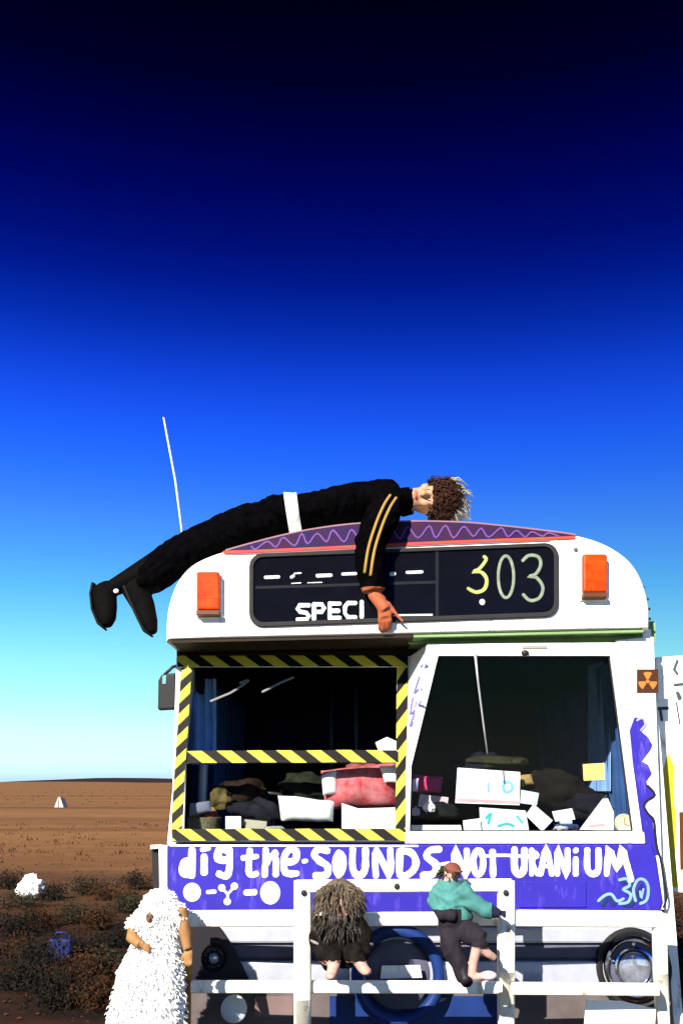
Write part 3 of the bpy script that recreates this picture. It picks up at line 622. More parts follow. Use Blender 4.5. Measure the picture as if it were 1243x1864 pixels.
# left corner: cream post, dark flap
plate('corner_post', [(291, 1538), (307, 1538), (307, 1664), (293, 1664)], Plane(5.29), .03, CREAM, bus, 0, .005)
cf = plate('corner_flap', [(278, 1545), (294, 1543), (294, 1622), (281, 1618)], Plane(5.36), .03, RUBBER, bus, 0, .004); cf['label'] = 'black rubber flap at the left corner'
plate('flap_edge', [(276, 1538), (297, 1537), (297, 1543), (276, 1545)], Plane(5.33), .03, CREAM, bus, 0)
# mirror
mr_ = plate('mirror', [(291, 1240), (297, 1229), (324, 1226), (327, 1292), (290, 1294)], Plane(5.66), .05, BLACKM, bus, 0, .012); mr_['label'] = 'black side mirror on the left pillar'
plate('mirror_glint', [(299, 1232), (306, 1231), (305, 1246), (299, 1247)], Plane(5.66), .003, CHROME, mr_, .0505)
tube('mirror_arm', [at(300, 1228, 5.68), at(315, 1214, 5.7), at(330, 1210, 5.72)], .009, BLACKM, bus, 8)

# ---- body shell
def wallbox(name, x, y0, y1, z0, z1, m, parent, th=.04): return box(name, (x - th / 2, y0, z0), (x + th / 2, y1, z1), m, parent)
for side, x in ((-1, XL), (1, XR)):
    w = wallbox('side_wall', x, 5.34 if side < 0 else 6.45, YR, ZB, 1.32, WHITE, bus); w['label'] = 'white lower side wall'
    wallbox('cant_rail', x, 5.66, YR, 2.14, 2.41, WHITE, w, .042)
    ys = [6.4 + i * 1.42 for i in range(6)]
    for i, y in enumerate(ys): wallbox('window_pillar', x, y, y + .09, 1.31, 2.15, WHITE, w, .044)
    for y in ys[:-1]:
        g = wallbox('side_window', x, y + .085, y + 1.425, 1.315, 2.145, GLASS, w, .006)
        vs_, fs = [], []; xi = x - side * .07; n = 60
        for i in range(n + 1):
            yy = y + .06 + 1.4 * i / n; xo = xi + .018 * math.sin(i * 1.3) + .008 * math.sin(i * 3.1)
            for zz_ in (1.2, 2.2): vs_ += [(xo, yy, zz_)]
        mesh('curtain', vs_, [(2 * i, 2 * i + 1, 2 * i + 3, 2 * i + 2) for i in range(n)], CURT, w, True)
# left cab side: raked pillar with its quarter window
def yz(name, x, pts, m, parent, th=.04):
    n = len(pts); vs_ = [(x - th / 2, *p) for p in pts] + [(x + th / 2, *p) for p in pts]
    return mesh(name, vs_, [tuple(range(n)), tuple(range(n, 2 * n))] + [(i, (i + 1) % n, n + (i + 1) % n, n + i) for i in range(n)], m, parent)
yz('cab_pillar', XL, [(5.335, 1.315), (5.42, 1.315), (5.72, 2.15), (5.63, 2.15)], WHITE, bus, .046)
yz('cab_window', XL, [(5.42, 1.32), (6.4, 1.32), (6.4, 2.14), (5.72, 2.14)], GLASS, bus, .006)
yz('door_pillar', XR, [(5.33, ZB), (5.46, ZB), (5.46, 2.41), (5.33, 2.41)], WHITE, bus, .046)
box('rear_wall', (XL + .02, YR - .05, ZB), (XR - .02, YR, 2.41), WHITE, bus)
box('floor', (XL + .02, 5.5, .80), (XR - .02, YR - .06, .86), INTER, bus)
box('cab_bulkhead', (XL + .03, 8.2, .86), (XR - .03, 8.23, 2.39), INTER, bus)
box('ceiling_lining', (XL + .03, 5.75, 2.33), (XR - .03, 8.19, 2.345), INTER, bus)
ds = box('dashboard', (XL + .03, 5.36, 1.20), (XR - .05, 5.95, 1.325), DASH, bus, .02); ds['label'] = 'dark dash shelf behind both windscreens'
box('dash_front', (XL + .03, 5.36, .86), (XR - .05, 5.40, 1.195), DASH, bus)
# cab curtains and poles
def drape(px0, px1, y0, y1, Y, m, amp=.03, tilt=0.0):
    vs_, fs = [], []; n = 40
    for i in range(n + 1):
        t = i / n; xx = px0 + (px1 - px0) * t
        for yy in (y0, y1):
            p = at(xx, yy, Y + tilt * t); p.y += amp * math.sin(t * 19) + amp * .4 * math.sin(t * 41); vs_.append(p)
    return mesh('curtain', vs_, [(2 * i, 2 * i + 1, 2 * i + 3, 2 * i + 2) for i in range(n)], m, bus, True)
CURT2 = mat('sunlit_blue_curtain', (.26, .46, .85), .85, vary=.15, scale=10)  # lighter copy of the curtain blue; sunlight put into the colour
drape(350, 394, 1236, 1392, 5.95, CURT2, .02); drape(1070, 1112, 1196, 1440, 6.3, CURT2, .03, -.3)
vs_ = []
for i in range(61):
    for zz_ in (.9, 2.30): vs_.append((XR - .06 + .018 * math.sin(i * .9), 5.5 + i / 60 * 1.0, zz_))
mesh('curtain', vs_, [(2 * i, 2 * i + 1, 2 * i + 3, 2 * i + 2) for i in range(60)], CURT, bus, True)
for x in (XL + .04, XR - .04): box('lining', (x - .008, 5.75, 2.12), (x + .008, 8.19, 2.335), INTER, bus)
for x, Y in ((648, 6.9), (603, 7.2), (1022, 7.4)):
    tube('grab_pole', [at(x, 1250, Y), at(x, 1440, Y)], .014, mat('dull_blue_pole', (.05, .07, .14), .4), bus, 8)
# steering wheel
def torus(name, c, R, r, rot, m, parent, n=36, k=8):
    vs_, fs = [], []
    for i in range(n):
        a = 2 * math.pi * i / n
        for j in range(k):
            b = 2 * math.pi * j / k; q = V(((R + r * math.cos(b)) * math.cos(a), (R + r * math.cos(b)) * math.sin(a), r * math.sin(b))); vs_.append(V(c) + rot @ q)
    for i in range(n):
        for j in range(k): fs.append((i * k + j, ((i + 1) % n) * k + j, ((i + 1) % n) * k + (j + 1) % k, i * k + (j + 1) % k))
    return mesh(name, vs_, fs, m, parent, True)
swc = at(472, 1462, 5.92); rot = Matrix.Rotation(math.radians(16), 3, 'X')
sw = torus('steering_wheel', swc, .20, .010, rot, mat('worn_wheel_plastic', (.03, .03, .03), .35), bus)
tube('spoke', [swc + rot @ V((-.22, 0, 0)), swc + rot @ V((.22, 0, 0))], .011, BLACKM, sw, 8); tube('column', [swc, swc + V((0, .12, -.5))], .02, BLACKM, sw, 8)

# ---- lower front
LF = Plane(5.36)
plate('front_panel', [(312, 1655), (1203, 1655), (1215, 2080), (300, 2080)], LF, .03, GREYBR, bus, -.02)
for i, (y0, y1, mm, d) in enumerate(((1684, 1714, SILVER, .05), (1717, 1743, DKGREY, .03), (1746, 1788, SILVER, .055))):
    o = plate('bumper_rib', [(352, y0), (1196, y0), (1197, y1), (350, y1)], LF, d, mm, bus, .012, .012)
def headlamp(x, y, rpx, lb, CHROME=CHROME):
    c = LF(x, y, .07 if rpx > 40 else .09); s = rpx / 385
    h = lathe('headlamp', [(s * 1.15, -.06), (s * 1.15, .0), (s * 1.06, .018), (s * .98, .01), (s * .93, -.01)], c, BLACKM, bus, 40); h['label'] = lb
    lathe('chrome_ring', [(s * .93, 0), (s * .92, .026), (s * .86, .034), (s * .78, .022), (s * .77, -.005)], c, CHROME, h, 40)
    lathe('inner_ring', [(s * .62, 0), (s * .62, .024), (s * .57, .028), (s * .52, .015), (s * .5, -.004)], c, CHROME, h, 36)
    lathe('reflector', [(s * .78, .004), (s * .55, .002), (s * .3, .003), (s * .02, .004)], c, DKGREY, h, 36)
    ball('bulb_lens', c + V((0, -.012, 0)), (s * .48, .022, s * .48), mat('lamp_glass', (.35, .38, .46), .08, metal=.6, vary=.3, scale=18), h, 20, 12)
    for a in range(5):
        t = a * 1.257 + .3; ball('lamp_stud', c + V((math.cos(t) * s * .69, -.012, math.sin(t) * s * .69)), (.012, .01, .012), CHROME, h, 8, 6)
headlamp(1146, 1758, 62, 'right headlamp with chrome rings'); lwg = plate('shade_panel', [(348, 1680), (402, 1681), (430, 1722), (460, 1786), (346, 1786)], LF, .012, BLACKP, bus, .073, .005); lwg['label'] = 'black triangle of painted shade around the left lamp'  # black triangle added as painted shade around the left lamp
headlamp(394, 1738, 22, 'small left headlamp in painted shade beside the hooded figure', mat('shaded_lamp_trim', (.02, .02, .026), .3, spec=.5))  # trim blackened in place of the hooded figure's cast shadow
# blue painted hoop in the middle of the front
bc = LF(722, 1768, .10); RB = mat('deep_blue_paint', (.008, .03, .15), .5, vary=.2)
hoop = torus('wheel_hoop', bc, .20, .030, Matrix.Rotation(math.pi / 2, 3, 'X'), RB, bus, 48, 12); hoop['label'] = 'deep blue round hoop in the centre of the grille'
lathe('hoop_disc', [(.158, -.06), (.158, -.03), (.12, -.015), (.03, -.012)], bc, DKGREY, hoop, 36)
plate('white_plate', [(693, 1749), (760, 1748), (764, 1770), (690, 1772)], LF, .004, WHITE, hoop, .135)
plate('white_plate', [(800, 1752), (838, 1750), (838, 1786), (800, 1786)], LF, .004, WHITE, bus, .075)
pl_ = plate('number_plate', [(1066, 1819), (1130, 1822), (1192, 1836), (1190, 1872), (1062, 1868)], Plane(5.12), .006, PAPER, bus); pl_['label'] = 'white plate hanging below the lower rail'
fl = lathe('fog_lamp', [(.05, -.05), (.062, -.01), (.062, .012), (.052, .02), (.02, .026)], at(426, 1836, 5.2), mat('pale_lamp_shell', (.55, .60, .62), .4), bus, 24); fl['label'] = 'small pale fog lamp under the lower rail'
box('lamp_bracket', at(426, 1836, 5.2) + V((-.012, .02, -.02)), at(426, 1836, 5.2) + V((.012, .14, .02)), BLACKM, fl)
plate('valance_patch', [(465, 1812), (534, 1812), (534, 1850), (462, 1850)], LF, .006, mat('mauve_grey', (.16, .11, .11), .7), bus, .012)
plate('blue_valance', [(600, 1812), (905, 1812), (905, 1900), (600, 1900)], LF, .008, RB, bus, .012)
plate('grey_valance', [(690, 1814), (815, 1814), (780, 1834), (720, 1834)], LF, .006, mat('mid_grey_paint', (.22, .21, .21), .6), bus, .021)
# wheels
for x in (XL + .16, XR - .16):
    for Y in (6.35, 11.6):
        w = lathe('wheel', [(.30, -.13), (.46, -.13), (.50, -.09), (.50, .09), (.46, .13), (.30, .13)], (x, Y, .5), RUBBER, bus, 40, 'X')
        lathe('rim', [(.02, -.09), (.2, -.09), (.295, -.14), (.295, .14), (.2, .09), (.02, .09)], (x, Y, .5), SILVER, w, 32, 'X')
# bull bar
BB = 4.95
def bar(name, pts, w, d, parent, m=CREAM):
    return tube(name, pts, (w, d), m, parent, 16, None, .55, False)
def bpath(pp): return [at(x, y, Y) for x, y, Y in pp]
def rail(name, pp, h, d, parent, side=(0, 0, 1), lb=None, m=CREAM):
    vs_, fs = [], []; tube_geo(bpath(pp), [(h, d)] * len(pp), vs_, fs, 16, side, .45); o = mesh(name, vs_, fs, m, parent)
    o.data.shade_smooth(); o.modifiers.new('es', 'EDGE_SPLIT').split_angle = math.radians(35)
    if lb: o['label'] = lb
    return o
bb = rail('bull_bar', [(540, 1613, BB), (733, 1612, BB), (930, 1611, BB)], .028, .03, bus, lb='cream painted steel bull bar')
for x0, x1, dk in ((535, 566, 0), (905, 936, 1)):
    xm = (x0 + x1) / 2
    rail('post', [(xm, 1603, BB), (xm, 1700, BB), (xm, 1764 if dk else 1815, BB), (xm, 1790 if dk else 1845, BB + .10), (xm, 1880, BB + .22), (xm, 2000, BB + .26)], .04, .028, bb, (1, 0, 0))
rail('rail', [(345, 1672, BB + .06), (537, 1671, BB + .02)], .036, .025, bb); rail('rail', [(934, 1671, BB + .02), (1203, 1673, BB + .06)], .036, .025, bb)
rail('rail', [(560, 1673, BB + .05), (912, 1672, BB + .05)], .030, .025, bb)
rail('rail', [(349, 1796, BB + .06), (540, 1796, BB + .03)], .026, .025, bb); rail('rail', [(560, 1796, BB + .03), (912, 1797, BB + .03)], .026, .025, bb); rail('rail', [(930, 1799, BB + .03), (1196, 1801, BB + .06)], .026, .025, bb)
rail('post', [(1199, 1662, BB + .07), (1201, 1768, BB + .07), (1203, 1800, BB + .17), (1205, 1860, BB + .24), (1207, 2000, BB + .26)], .032, .028, bb, (1, 0, 0))
rail('post', [(341, 1664, BB + .09), (339, 1768, BB + .09), (337, 1800, BB + .17), (335, 2000, BB + .26)], .028, .028, bb, (1, 0, 0), m=mat('rusty_tan_paint', (.40, .20, .06), .6, vary=.2, scale=14))
for x, y in ((722, 1613), (553, 1625), (920, 1625)): lathe('bolt', [(.014, -.01), (.014, .008), (.006, .011)], at(x, y, BB - .028), BLACKM, bb, 10)

# ================================================================== THINGS ON THE DASH
DZ = 1.327
def onplane(x, y, Y): return at(x, y, Y)
def card(name, quad, Y, m, label, cat, lean=.05, th=.006, marks=None):
    pl = Plane(Y, lean, DZ); o = plate(name, quad, pl, th, m); tag(o, label, cat)
    for mm, lst in (marks or []): strokes('print', pl, lst, mm, o, th + .0006)
    return o
TEAL = mat('teal_ink', (.05, .45, .45), .6); PINKI = mat('pink_ink', (.75, .35, .38), .7); BLUEI = mat('sky_ink', (.2, .45, .75), .6)
def pillow(name, quad, Y, thick, m, label, cat, seed=1):
    a, b, c, d = [at(x, y, Y) for x, y in quad]; n = 22; vs_, fs = [], []
    for s in (-1, 1):
        for i in range(n + 1):
            for j in range(n + 1):
                u, v = i / n, j / n; p = a.lerp(b, u).lerp(d.lerp(c, u), v)
                e = (max(0, 1 - abs(2 * u - 1) ** 3.2) * max(0, 1 - abs(2 * v - 1) ** 3.2)) ** .6
                p = p + V((0, s * thick * e * (1 + .25 * noise.noise(p * 9 + V((seed, 0, 0)))), .006 * noise.noise(p * 14))); vs_.append(p)
    r = n + 1; o = r * r
    for k in (0, o):
        for i in range(n):
            for j in range(n): fs.append((k + i * r + j, k + i * r + j + 1, k + (i + 1) * r + j + 1, k + (i + 1) * r + j))
    ob = mesh(name, vs_, fs, m, None, True); return tag(ob, label, cat)
PAT = mat('pink_red_print', (.50, .02, .03), .85, scale=16, col2=(.62, .24, .26))
pillow('cushion', [(584, 1402), (722, 1388), (726, 1470), (592, 1474)], 5.60, .09, PAT, 'red and pink patterned cushion at the middle of the left windscreen', 'cushion', 2)
pillow('pillow', [(585, 1412), (612, 1402), (614, 1446), (588, 1448)], 5.54, .03, WHCLOTH, 'small white pillow corner poking out left of the red cushion', 'pillow', 5)
pillow('pillow', [(690, 1394), (722, 1392), (724, 1426), (700, 1424)], 5.50, .02, WHCLOTH, 'small white pillow corner at upper right of the red cushion', 'pillow', 6)
pillow('roll', [(506, 1448), (608, 1458), (606, 1496), (512, 1494)], 5.50, .045, WHCLOTH, 'rolled white towel lying left of the red cushion', 'towel', 3)
card('board', [(622, 1462), (652, 1472), (719, 1470), (720, 1520), (684, 1522), (622, 1508)], 5.45, PAPER, 'white cardboard sheet under the red cushion', 'cardboard', .12)
card('card', [(411, 1486), (439, 1486), (439, 1522), (411, 1522)], 5.42, PAPER, 'small upright white card behind the lower left tape', 'card')
card('flyer', [(683, 1352), (704, 1342), (722, 1350), (722, 1372), (690, 1370)], 5.48, PAPER, 'torn white flyer on the screen above the red cushion', 'flyer', .2)
# basket of odds and ends at far left
bk = at(372, 1490, 5.56); bk.z = DZ
bas = empty('basket', bk, 'straw basket with odds and ends in the left corner of the dash', 'basket')
lathe('basket_body', [(.07, 0), (.085, .05), (.092, .11), (.084, .112), (.076, .06), (.062, .01)], bk, mat('straw', (.22, .20, .12), .8, vary=.3, scale=60, bump=.6, bscale=150), bas, 24, 'Z')
for i in range(7):
    a = i * .9; ball('bundle', bk + V((.045 * math.cos(a), .045 * math.sin(a), .115 + .02 * (i % 3))), (.035, .03, .028), [mat('dull_red_cloth', (.32, .05, .03), .8), mat('ochre_cloth', (.34, .26, .07), .8), PINKI][i % 3], bas, 10, 8)
pillow('cloth', [(346, 1462), (382, 1458), (386, 1478), (344, 1488)], 5.47, .02, mat('grey_blue_cloth', (.18, .19, .27), .85), 'folded grey blue cloth in front of the straw basket', 'cloth', 8)
def heap(name, x, y, Y, ax, col, seed, label, cat, amp=.4):
    m = mat('heap_' + str(seed), col, .9, vary=.35, scale=14, bump=.5, bscale=30, spec=.05); q = at(x, y, Y); q.z = max(q.z, DZ + ax[2] * .8)
    return crumple(name, q, ax, m, seed, label, cat, amp)
heap('duffel_bag', 470, 1482, 5.58, (.13, .07, .07), (.022, .022, .03), 31, 'charcoal duffel bag behind the small white card', 'bag')
heap('coat', 560, 1440, 5.74, (.16, .09, .09), (.03, .035, .022), 32, 'dark olive coat heaped behind the rolled towel', 'coat')
heap('coat', 440, 1450, 5.74, (.13, .08, .085), (.035, .02, .014), 33, 'dark brown coat heaped behind the duffel bag', 'coat')
heap('scarf', 402, 1456, 5.62, (.06, .05, .06), (.16, .12, .045), 34, 'mustard scarf bunched beside the straw basket', 'scarf')
heap('hat', 905, 1388, 5.80, (.19, .10, .035), (.05, .048, .025), 35, 'dull olive hat lying on top behind the white poster', 'hat', .25)
heap('backpack', 870, 1410, 5.82, (.16, .08, .11), (.012, .014, .03), 36, 'navy backpack standing behind the white poster', 'backpack')
heap('blanket', 1010, 1440, 5.74, (.20, .09, .10), (.014, .011, .010), 37, 'dark brown blanket heaped right of the white poster', 'blanket')
heap('blanket', 1070, 1468, 5.66, (.12, .07, .07), (.014, .014, .026), 38, 'slate blue blanket behind the triangular paper', 'blanket')
heap('bag', 800, 1478, 5.60, (.10, .06, .05), (.014, .014, .016), 39, 'black bag on the sill under the magenta cloth', 'bag')
heap('plush_toy', 665, 1420, 5.70, (.13, .06, .09), (.40, .12, .13), 40, 'rose coloured plush heap behind the red cushion', 'toy')
heap('napkin', 500, 1508, 5.44, (.05, .03, .012), (.42, .44, .40), 41, 'pale crumpled napkin under the rolled towel', 'napkin')
heap('napkin', 1020, 1508, 5.42, (.035, .02, .012), (.60, .60, .62), 42, 'white scrap of tissue beside the toy car', 'napkin')
card('envelope', [(842, 1494), (872, 1490), (876, 1514), (844, 1514)], 5.42, PAPER, 'white envelope leaning left of the teal leaflet', 'envelope', .2)
card('postcard', [(948, 1438), (980, 1444), (976, 1466), (946, 1462)], 5.50, mat('pale_blue_card', (.50, .66, .78), .8), 'pale blue postcard tucked right of the white poster', 'postcard', .15)
card('postcard', [(1004, 1478), (1040, 1472), (1046, 1492), (1010, 1496)], 5.50, PAPER, 'white postcard lying above the toy car', 'postcard', .4)
card('magazine', [(764, 1446), (816, 1452), (812, 1474), (760, 1468)], 5.54, mat('pale_pink_page', (.66, .46, .50), .8), 'pale pink magazine under the magenta cloth', 'magazine', .3)
card('envelope', [(446, 1492), (486, 1496), (484, 1514), (444, 1512)], 5.44, mat('buff_paper', (.44, .40, .30), .8), 'buff envelope lying right of the small white card', 'envelope', .4)
# right windscreen
bx = card('poster_box', [(832, 1398), (945, 1406), (944, 1466), (828, 1462)], 5.52, PAPER, 'large white poster with pink foot and blue mark on the right dash', 'poster', .08, .02,
   [(PINKI, [(6, [(832, 1456), (870, 1458), (942, 1461)])]), (BLUEI, [(6, [(915, 1424), (928, 1426), (930, 1438), (918, 1442), (914, 1430)]), (4, [(887, 1426), (888, 1442)])])])
card('leaflet', [(872, 1470), (956, 1476), (962, 1512), (874, 1512)], 5.44, mat('pale_teal_paper', (.62, .80, .80), .8, vary=.1), 'pale teal leaflet leaning low in the right windscreen', 'leaflet', .3, .004,
   [(TEAL, [(5, [(884, 1490), (892, 1482), (888, 1500)]), (5, [(906, 1504), (922, 1500), (934, 1504)]), (4, [(940, 1486), (950, 1498)])])])
card('sheet', [(970, 1464), (1005, 1494), (986, 1514), (956, 1484)], 5.43, PAPER, 'tilted square of white paper right of the teal leaflet', 'paper', .25)
card('sheet', [(1102, 1446), (1116, 1478), (1116, 1512), (1054, 1510)], 5.43, PAPER, 'triangular folded white paper near the round clock', 'paper', .1, .004, [(PINKI, [(5, [(1072, 1504), (1098, 1501)])])])
card('strip', [(745, 1502), (838, 1502), (840, 1514), (745, 1514)], 5.41, PAPER, 'low white paper strip along the sill beside the tape', 'paper', .1)
pillow('cloth', [(752, 1410), (806, 1414), (802, 1444), (756, 1442)], 5.6, .035, mat('magenta_cloth', (.55, .03, .08), .85, col2=(.14, .03, .20), scale=10), 'magenta and purple cloth bundle left of the white poster', 'cloth', 9)
pillow('cloth', [(742, 1420), (762, 1416), (760, 1440), (746, 1440)], 5.47, .015, mat('lilac_cloth', (.5, .4, .7), .85), 'lilac scrap of cloth next to the central tape', 'cloth', 10)
crumple('tissue', at(781, 1470, 5.5), (.028, .025, .026), PAPER, 11, 'crumpled white tissue on the dash under the magenta cloth', 'tissue', .5)
crumple('tissue', at(756, 1478, 5.5), (.02, .02, .022), mat('lilac_tissue', (.5, .42, .55), .8), 15, 'small lilac tissue beside the central tape', 'tissue', .5)
pillow('glove', [(940, 1412), (966, 1410), (972, 1428), (946, 1432)], 5.62, .02, mat('tan_leather', (.40, .27, .10), .7), 'tan work glove poking out behind the white poster', 'glove', 12)
toy = at(1030, 1502, 5.47); tb = empty('toy_car', V((toy.x, toy.y, DZ)), 'small dark blue toy car on the sill between two papers', 'toy')
bevel(box('car_body', toy + V((-.06, -.03, -.02)), toy + V((.06, .03, .005)), mat('toy_blue', (.03, .05, .16), .3), tb), .008); bevel(box('car_cabin', toy + V((-.035, -.024, .004)), toy + V((.03, .024, .03)), mat('toy_glass', (.5, .55, .7), .2), tb), .008)
for sx in (-.035, .035): lathe('toy_wheel', [(.002, .036), (.015, .036), (.015, .028), (.002, .028)], toy + V((sx, 0, -.02)), RUBBER, tb, 12)
ck_ = at(1136, 1500, 5.45); cl = empty('clock', V((ck_.x, ck_.y, DZ)), 'round cream clock in the lower right corner of the windscreen', 'clock')
lathe('clock_case', [(.05, -.02), (.052, .0), (.048, .012), (.042, .008), (.0, .008)], ck_, mat('clock_cream', (.72, .66, .52), .5), cl, 28)
strokes('clock_hand', Plane(ck_.y - .009), [(2, [(1136, 1500), (1136, 1488)]), (2, [(1136, 1500), (1144, 1503)])], mat('brass', (.5, .35, .1), .4), cl, 0, False)
pas = plate('window_pass', [(1060, 1391), (1099, 1389), (1100, 1419), (1062, 1421)], RS, .0015, mat('orange_pass', (.80, .50, .12), .6, vary=.2, scale=40), rw, -.003); pas['label'] = 'orange and yellow pass stuck inside the right windscreen'

# ================================================================== PEOPLE
# --- person lying face down along the roof front, one arm hanging over the destination box
def roof_person():
    YT = 5.47; hc = at(776, 909, 5.40)
    root = empty('person', at(560, 955, YT), 'person in black lying face down on the bus roof, one arm hanging down', 'person')
    sh = at(700, 900, 5.32); elb = DOME(672, 1000, .10); wr = DOME(681, 1092, .085); hd_ = DOME(700, 1118, .075)
    def legs(hipY, pts, rad, side, vs_, fs): tube_geo([at(x, y, Y) for x, y, Y in pts], rad, vs_, fs, 14, side)
    def build(vs_, fs):
        Yv = (0, 1, 0)
        tube_geo([at(478, 950, YT), at(505, 940, YT), at(540, 937, YT), at(585, 929, YT), at(640, 921, YT), at(690, 916, YT), at(720, 916, YT)],
                 [(.16, .10), (.185, .120), (.165, .100), (.17, .104), (.20, .120), (.20, .114), (.10, .08)], vs_, fs, 20, Yv)
        tube_geo([at(705, 913, YT), at(735, 912, 5.45), at(765, 908, 5.42)], [.075, .06, .06], vs_, fs, 12)
        # legs
        legs(0, [(505, 945, 5.40), (450, 957, 5.40), (400, 976, 5.39), (335, 1008, 5.37), (302, 1030, 5.36), (272, 1058, 5.36), (256, 1072, 5.36)], [.10, .108, .10, .090, .104, .086, .05], Yv, vs_, fs)
        legs(0, [(505, 942, 5.60), (450, 952, 5.62), (400, 970, 5.64), (330, 1002, 5.66), (285, 1028, 5.66), (235, 1056, 5.64), (203, 1072, 5.62)], [.10, .108, .10, .088, .080, .064, .05], Yv, vs_, fs)
        # boots, toes hanging down
        tube_geo([at(236, 1064, 5.36), at(250, 1078, 5.36), at(262, 1104, 5.35), at(272, 1134, 5.33), at(279, 1152, 5.32)], [(.045, .06), (.055, .072), (.05, .062), (.048, .048), (.034, .026)], vs_, fs, 14, Yv)
        tube_geo([at(180, 1066, 5.62), at(190, 1082, 5.62), at(193, 1108, 5.60), at(194, 1128, 5.58), at(194, 1140, 5.57)], [(.045, .055), (.055, .074), (.052, .066), (.05, .056), (.034, .032)], vs_, fs, 14, Yv)
        # near arm in a loose sleeve
        tube_geo([at(672, 905, 5.44), at(700, 900, 5.34), DOME(708, 925, .075), DOME(692, 958, .10), elb, DOME(673, 1040, .10), DOME(679, 1086, .09)], [.085, .09, .088, .088, .08, .072, .060], vs_, fs, 16)
        tube_geo([DOME(678, 1062, .09), wr, hd_], [.044, .037, .033], vs_, fs, 12)
        # hand: palm and fingers curled under the lip of the dome, thumb out to the side
        tube_geo([DOME(691, 1094, .082), DOME(696, 1112, .075), DOME(700, 1130, .066)], [(.020, .024), (.021, .034), (.018, .036)], vs_, fs, 12, (0, 1, 0))
        for k, (dx, l) in enumerate(((-9, 17), (-3, 21), (4, 20), (9, 16))):
            tube_geo([DOME(699 + dx, 1126, .066), DOME(700 + dx * 1.1, 1126 + l * .5, .058), DOME(700 + dx * 1.1, 1128 + l * .9, .03), DOME(699 + dx, 1130 + l, .004)], [.0112, .0104, .0095, .008], vs_, fs, 8)
        tube_geo([DOME(704, 1104, .08), DOME(714, 1117, .07), DOME(723, 1128, .06), DOME(733, 1137, .05)], [.0125, .011, .0098, .008], vs_, fs, 8)
        # far arm along the body
        tube_geo([at(690, 905, 5.62), at(640, 915, 5.72), at(585, 930, 5.74), at(540, 945, 5.70)], [.075, .062, .05, .036], vs_, fs, 12)
        # head: crown to the right, face to the camera
        ball_geo(hc + V((.012, .012, 0)), (.112, .098, .082), vs_, fs, 18, 12)
        ball_geo(hc + V((-.055, -.035, -.004)), (.068, .062, .06), vs_, fs, 14, 10)
        ball_geo(hc + V((-.105, -.05, -.004)), (.025, .026, .03), vs_, fs, 10, 8)
        tube_geo([hc + V((.02, -.085, 0)), hc + V((-.028, -.118, 0)), hc + V((-.036, -.10, 0))], [.01, .017, .013], vs_, fs, 8)
        ball_geo(hc + V((.0, .005, .083)), (.03, .018, .012), vs_, fs, 10, 8)
        for s in (-1, 1): ball_geo(hc + V((-.015, -.075, s * .04)), (.03, .022, .024), vs_, fs, 10, 8); ball_geo(hc + V((.025, -.082, s * .03)), (.012, .018, .03), vs_, fs, 10, 8)
        for s in (-.006, .008): ball_geo(hc + V((-.066 - s, -.094, 0)), (.007, .012, .026), vs_, fs, 8, 6)
    cuff = DOME(680, 1084, .09).z; neckx = at(750, 912, 5.40).x; bootx = at(300, 1050, 5.4).x; lipc = hc + V((-.066, -.1, 0))
    def pick(c):
        if c.x > neckx: return 3
        if c.y < 5.2 and c.z < cuff + .01 and c.x > 0: return 1
        if c.x < at(258, 1060, 5.4).x or (c.x < bootx and c.z < at(300, 1072, 5.4).z): return 2
        return 0
    body = figure('body', build, .0062, [FABRICK, SKIN, BOOT, mat('pale_face_skin', (.50, .25, .15), .55, vary=.12, scale=18)], pick, root, 5, (.013, (0,)))
    # white shirt showing at the waist
    vs_, fs = [], []; path = [at(523, 939, YT), at(530, 938, YT), at(538, 937.5, YT), at(545, 936.5, YT)]
    tube_geo(path, [(.196, .130), (.190, .123), (.187, .119), (.189, .121)], vs_, fs, 28, (0, 1, 0)); belt = mesh('shirt_hem', vs_, fs, WHCLOTH, root, True); belt['label'] = 'white shirt hem at the waist'
    # gold double stripe down the sleeve
    bv = BVHTree.FromPolygons([v.co for v in body.data.vertices], [tuple(f.vertices) for f in body.data.polygons])
    for d in (-6, 6):
        ctr = smooth_pts([(716, 903), (704, 922), (690, 955), (676, 1000), (669, 1046)], 9); pth = []
        for x, y in ctr:
            dr = ray(x + d * .9, y + d * .4).normalized(); h = bv.ray_cast(V((0, 0, CZ)), dr)[0]
            if h is not None: pth.append(h - dr * .003)
        for k in range(2): pth = [pth[0]] + [(pth[i - 1] + pth[i] * 2 + pth[i + 1]) / 4 for i in range(1, len(pth) - 1)] + [pth[-1]]
        pth = [q - ray(660, 960) * .003 for q in pth]
        vs_, fs = [], []; tube_geo(pth, [(.008, .006)] * len(pth), vs_, fs, 8, (1, 0, 0)); mesh('sleeve_stripe', vs_, fs, STRIPE, root, True)
    nk = at(744, 912, 5.43)
    tube('collar', [nk + V((-.05, .02, -.005)), nk + V((-.01, .005, 0)), nk + V((.012, .0, .002))], [(.10, .082), (.092, .080), (.090, .078)], FABRICK, root, 20, (0, 1, 0))
    # boot soles and a flash of sock
    SOLE = mat('boot_sole', (.010, .009, .009), .9)
    tube('boot_sole', [at(171, 1062, 5.62), at(168, 1084, 5.62), at(171, 1112, 5.60), at(181, 1135, 5.58), at(193, 1146, 5.57)], [(.042, .010), (.05, .012), (.048, .010), (.044, .010), (.022, .006)], SOLE, root, 12, (0, 1, 0))
    tube('boot_sole', [at(228, 1068, 5.36), at(238, 1092, 5.36), at(250, 1120, 5.34), at(264, 1148, 5.33), at(277, 1158, 5.32)], [(.042, .010), (.05, .012), (.046, .010), (.042, .010), (.022, .006)], SOLE, root, 12, (0, 1, 0))
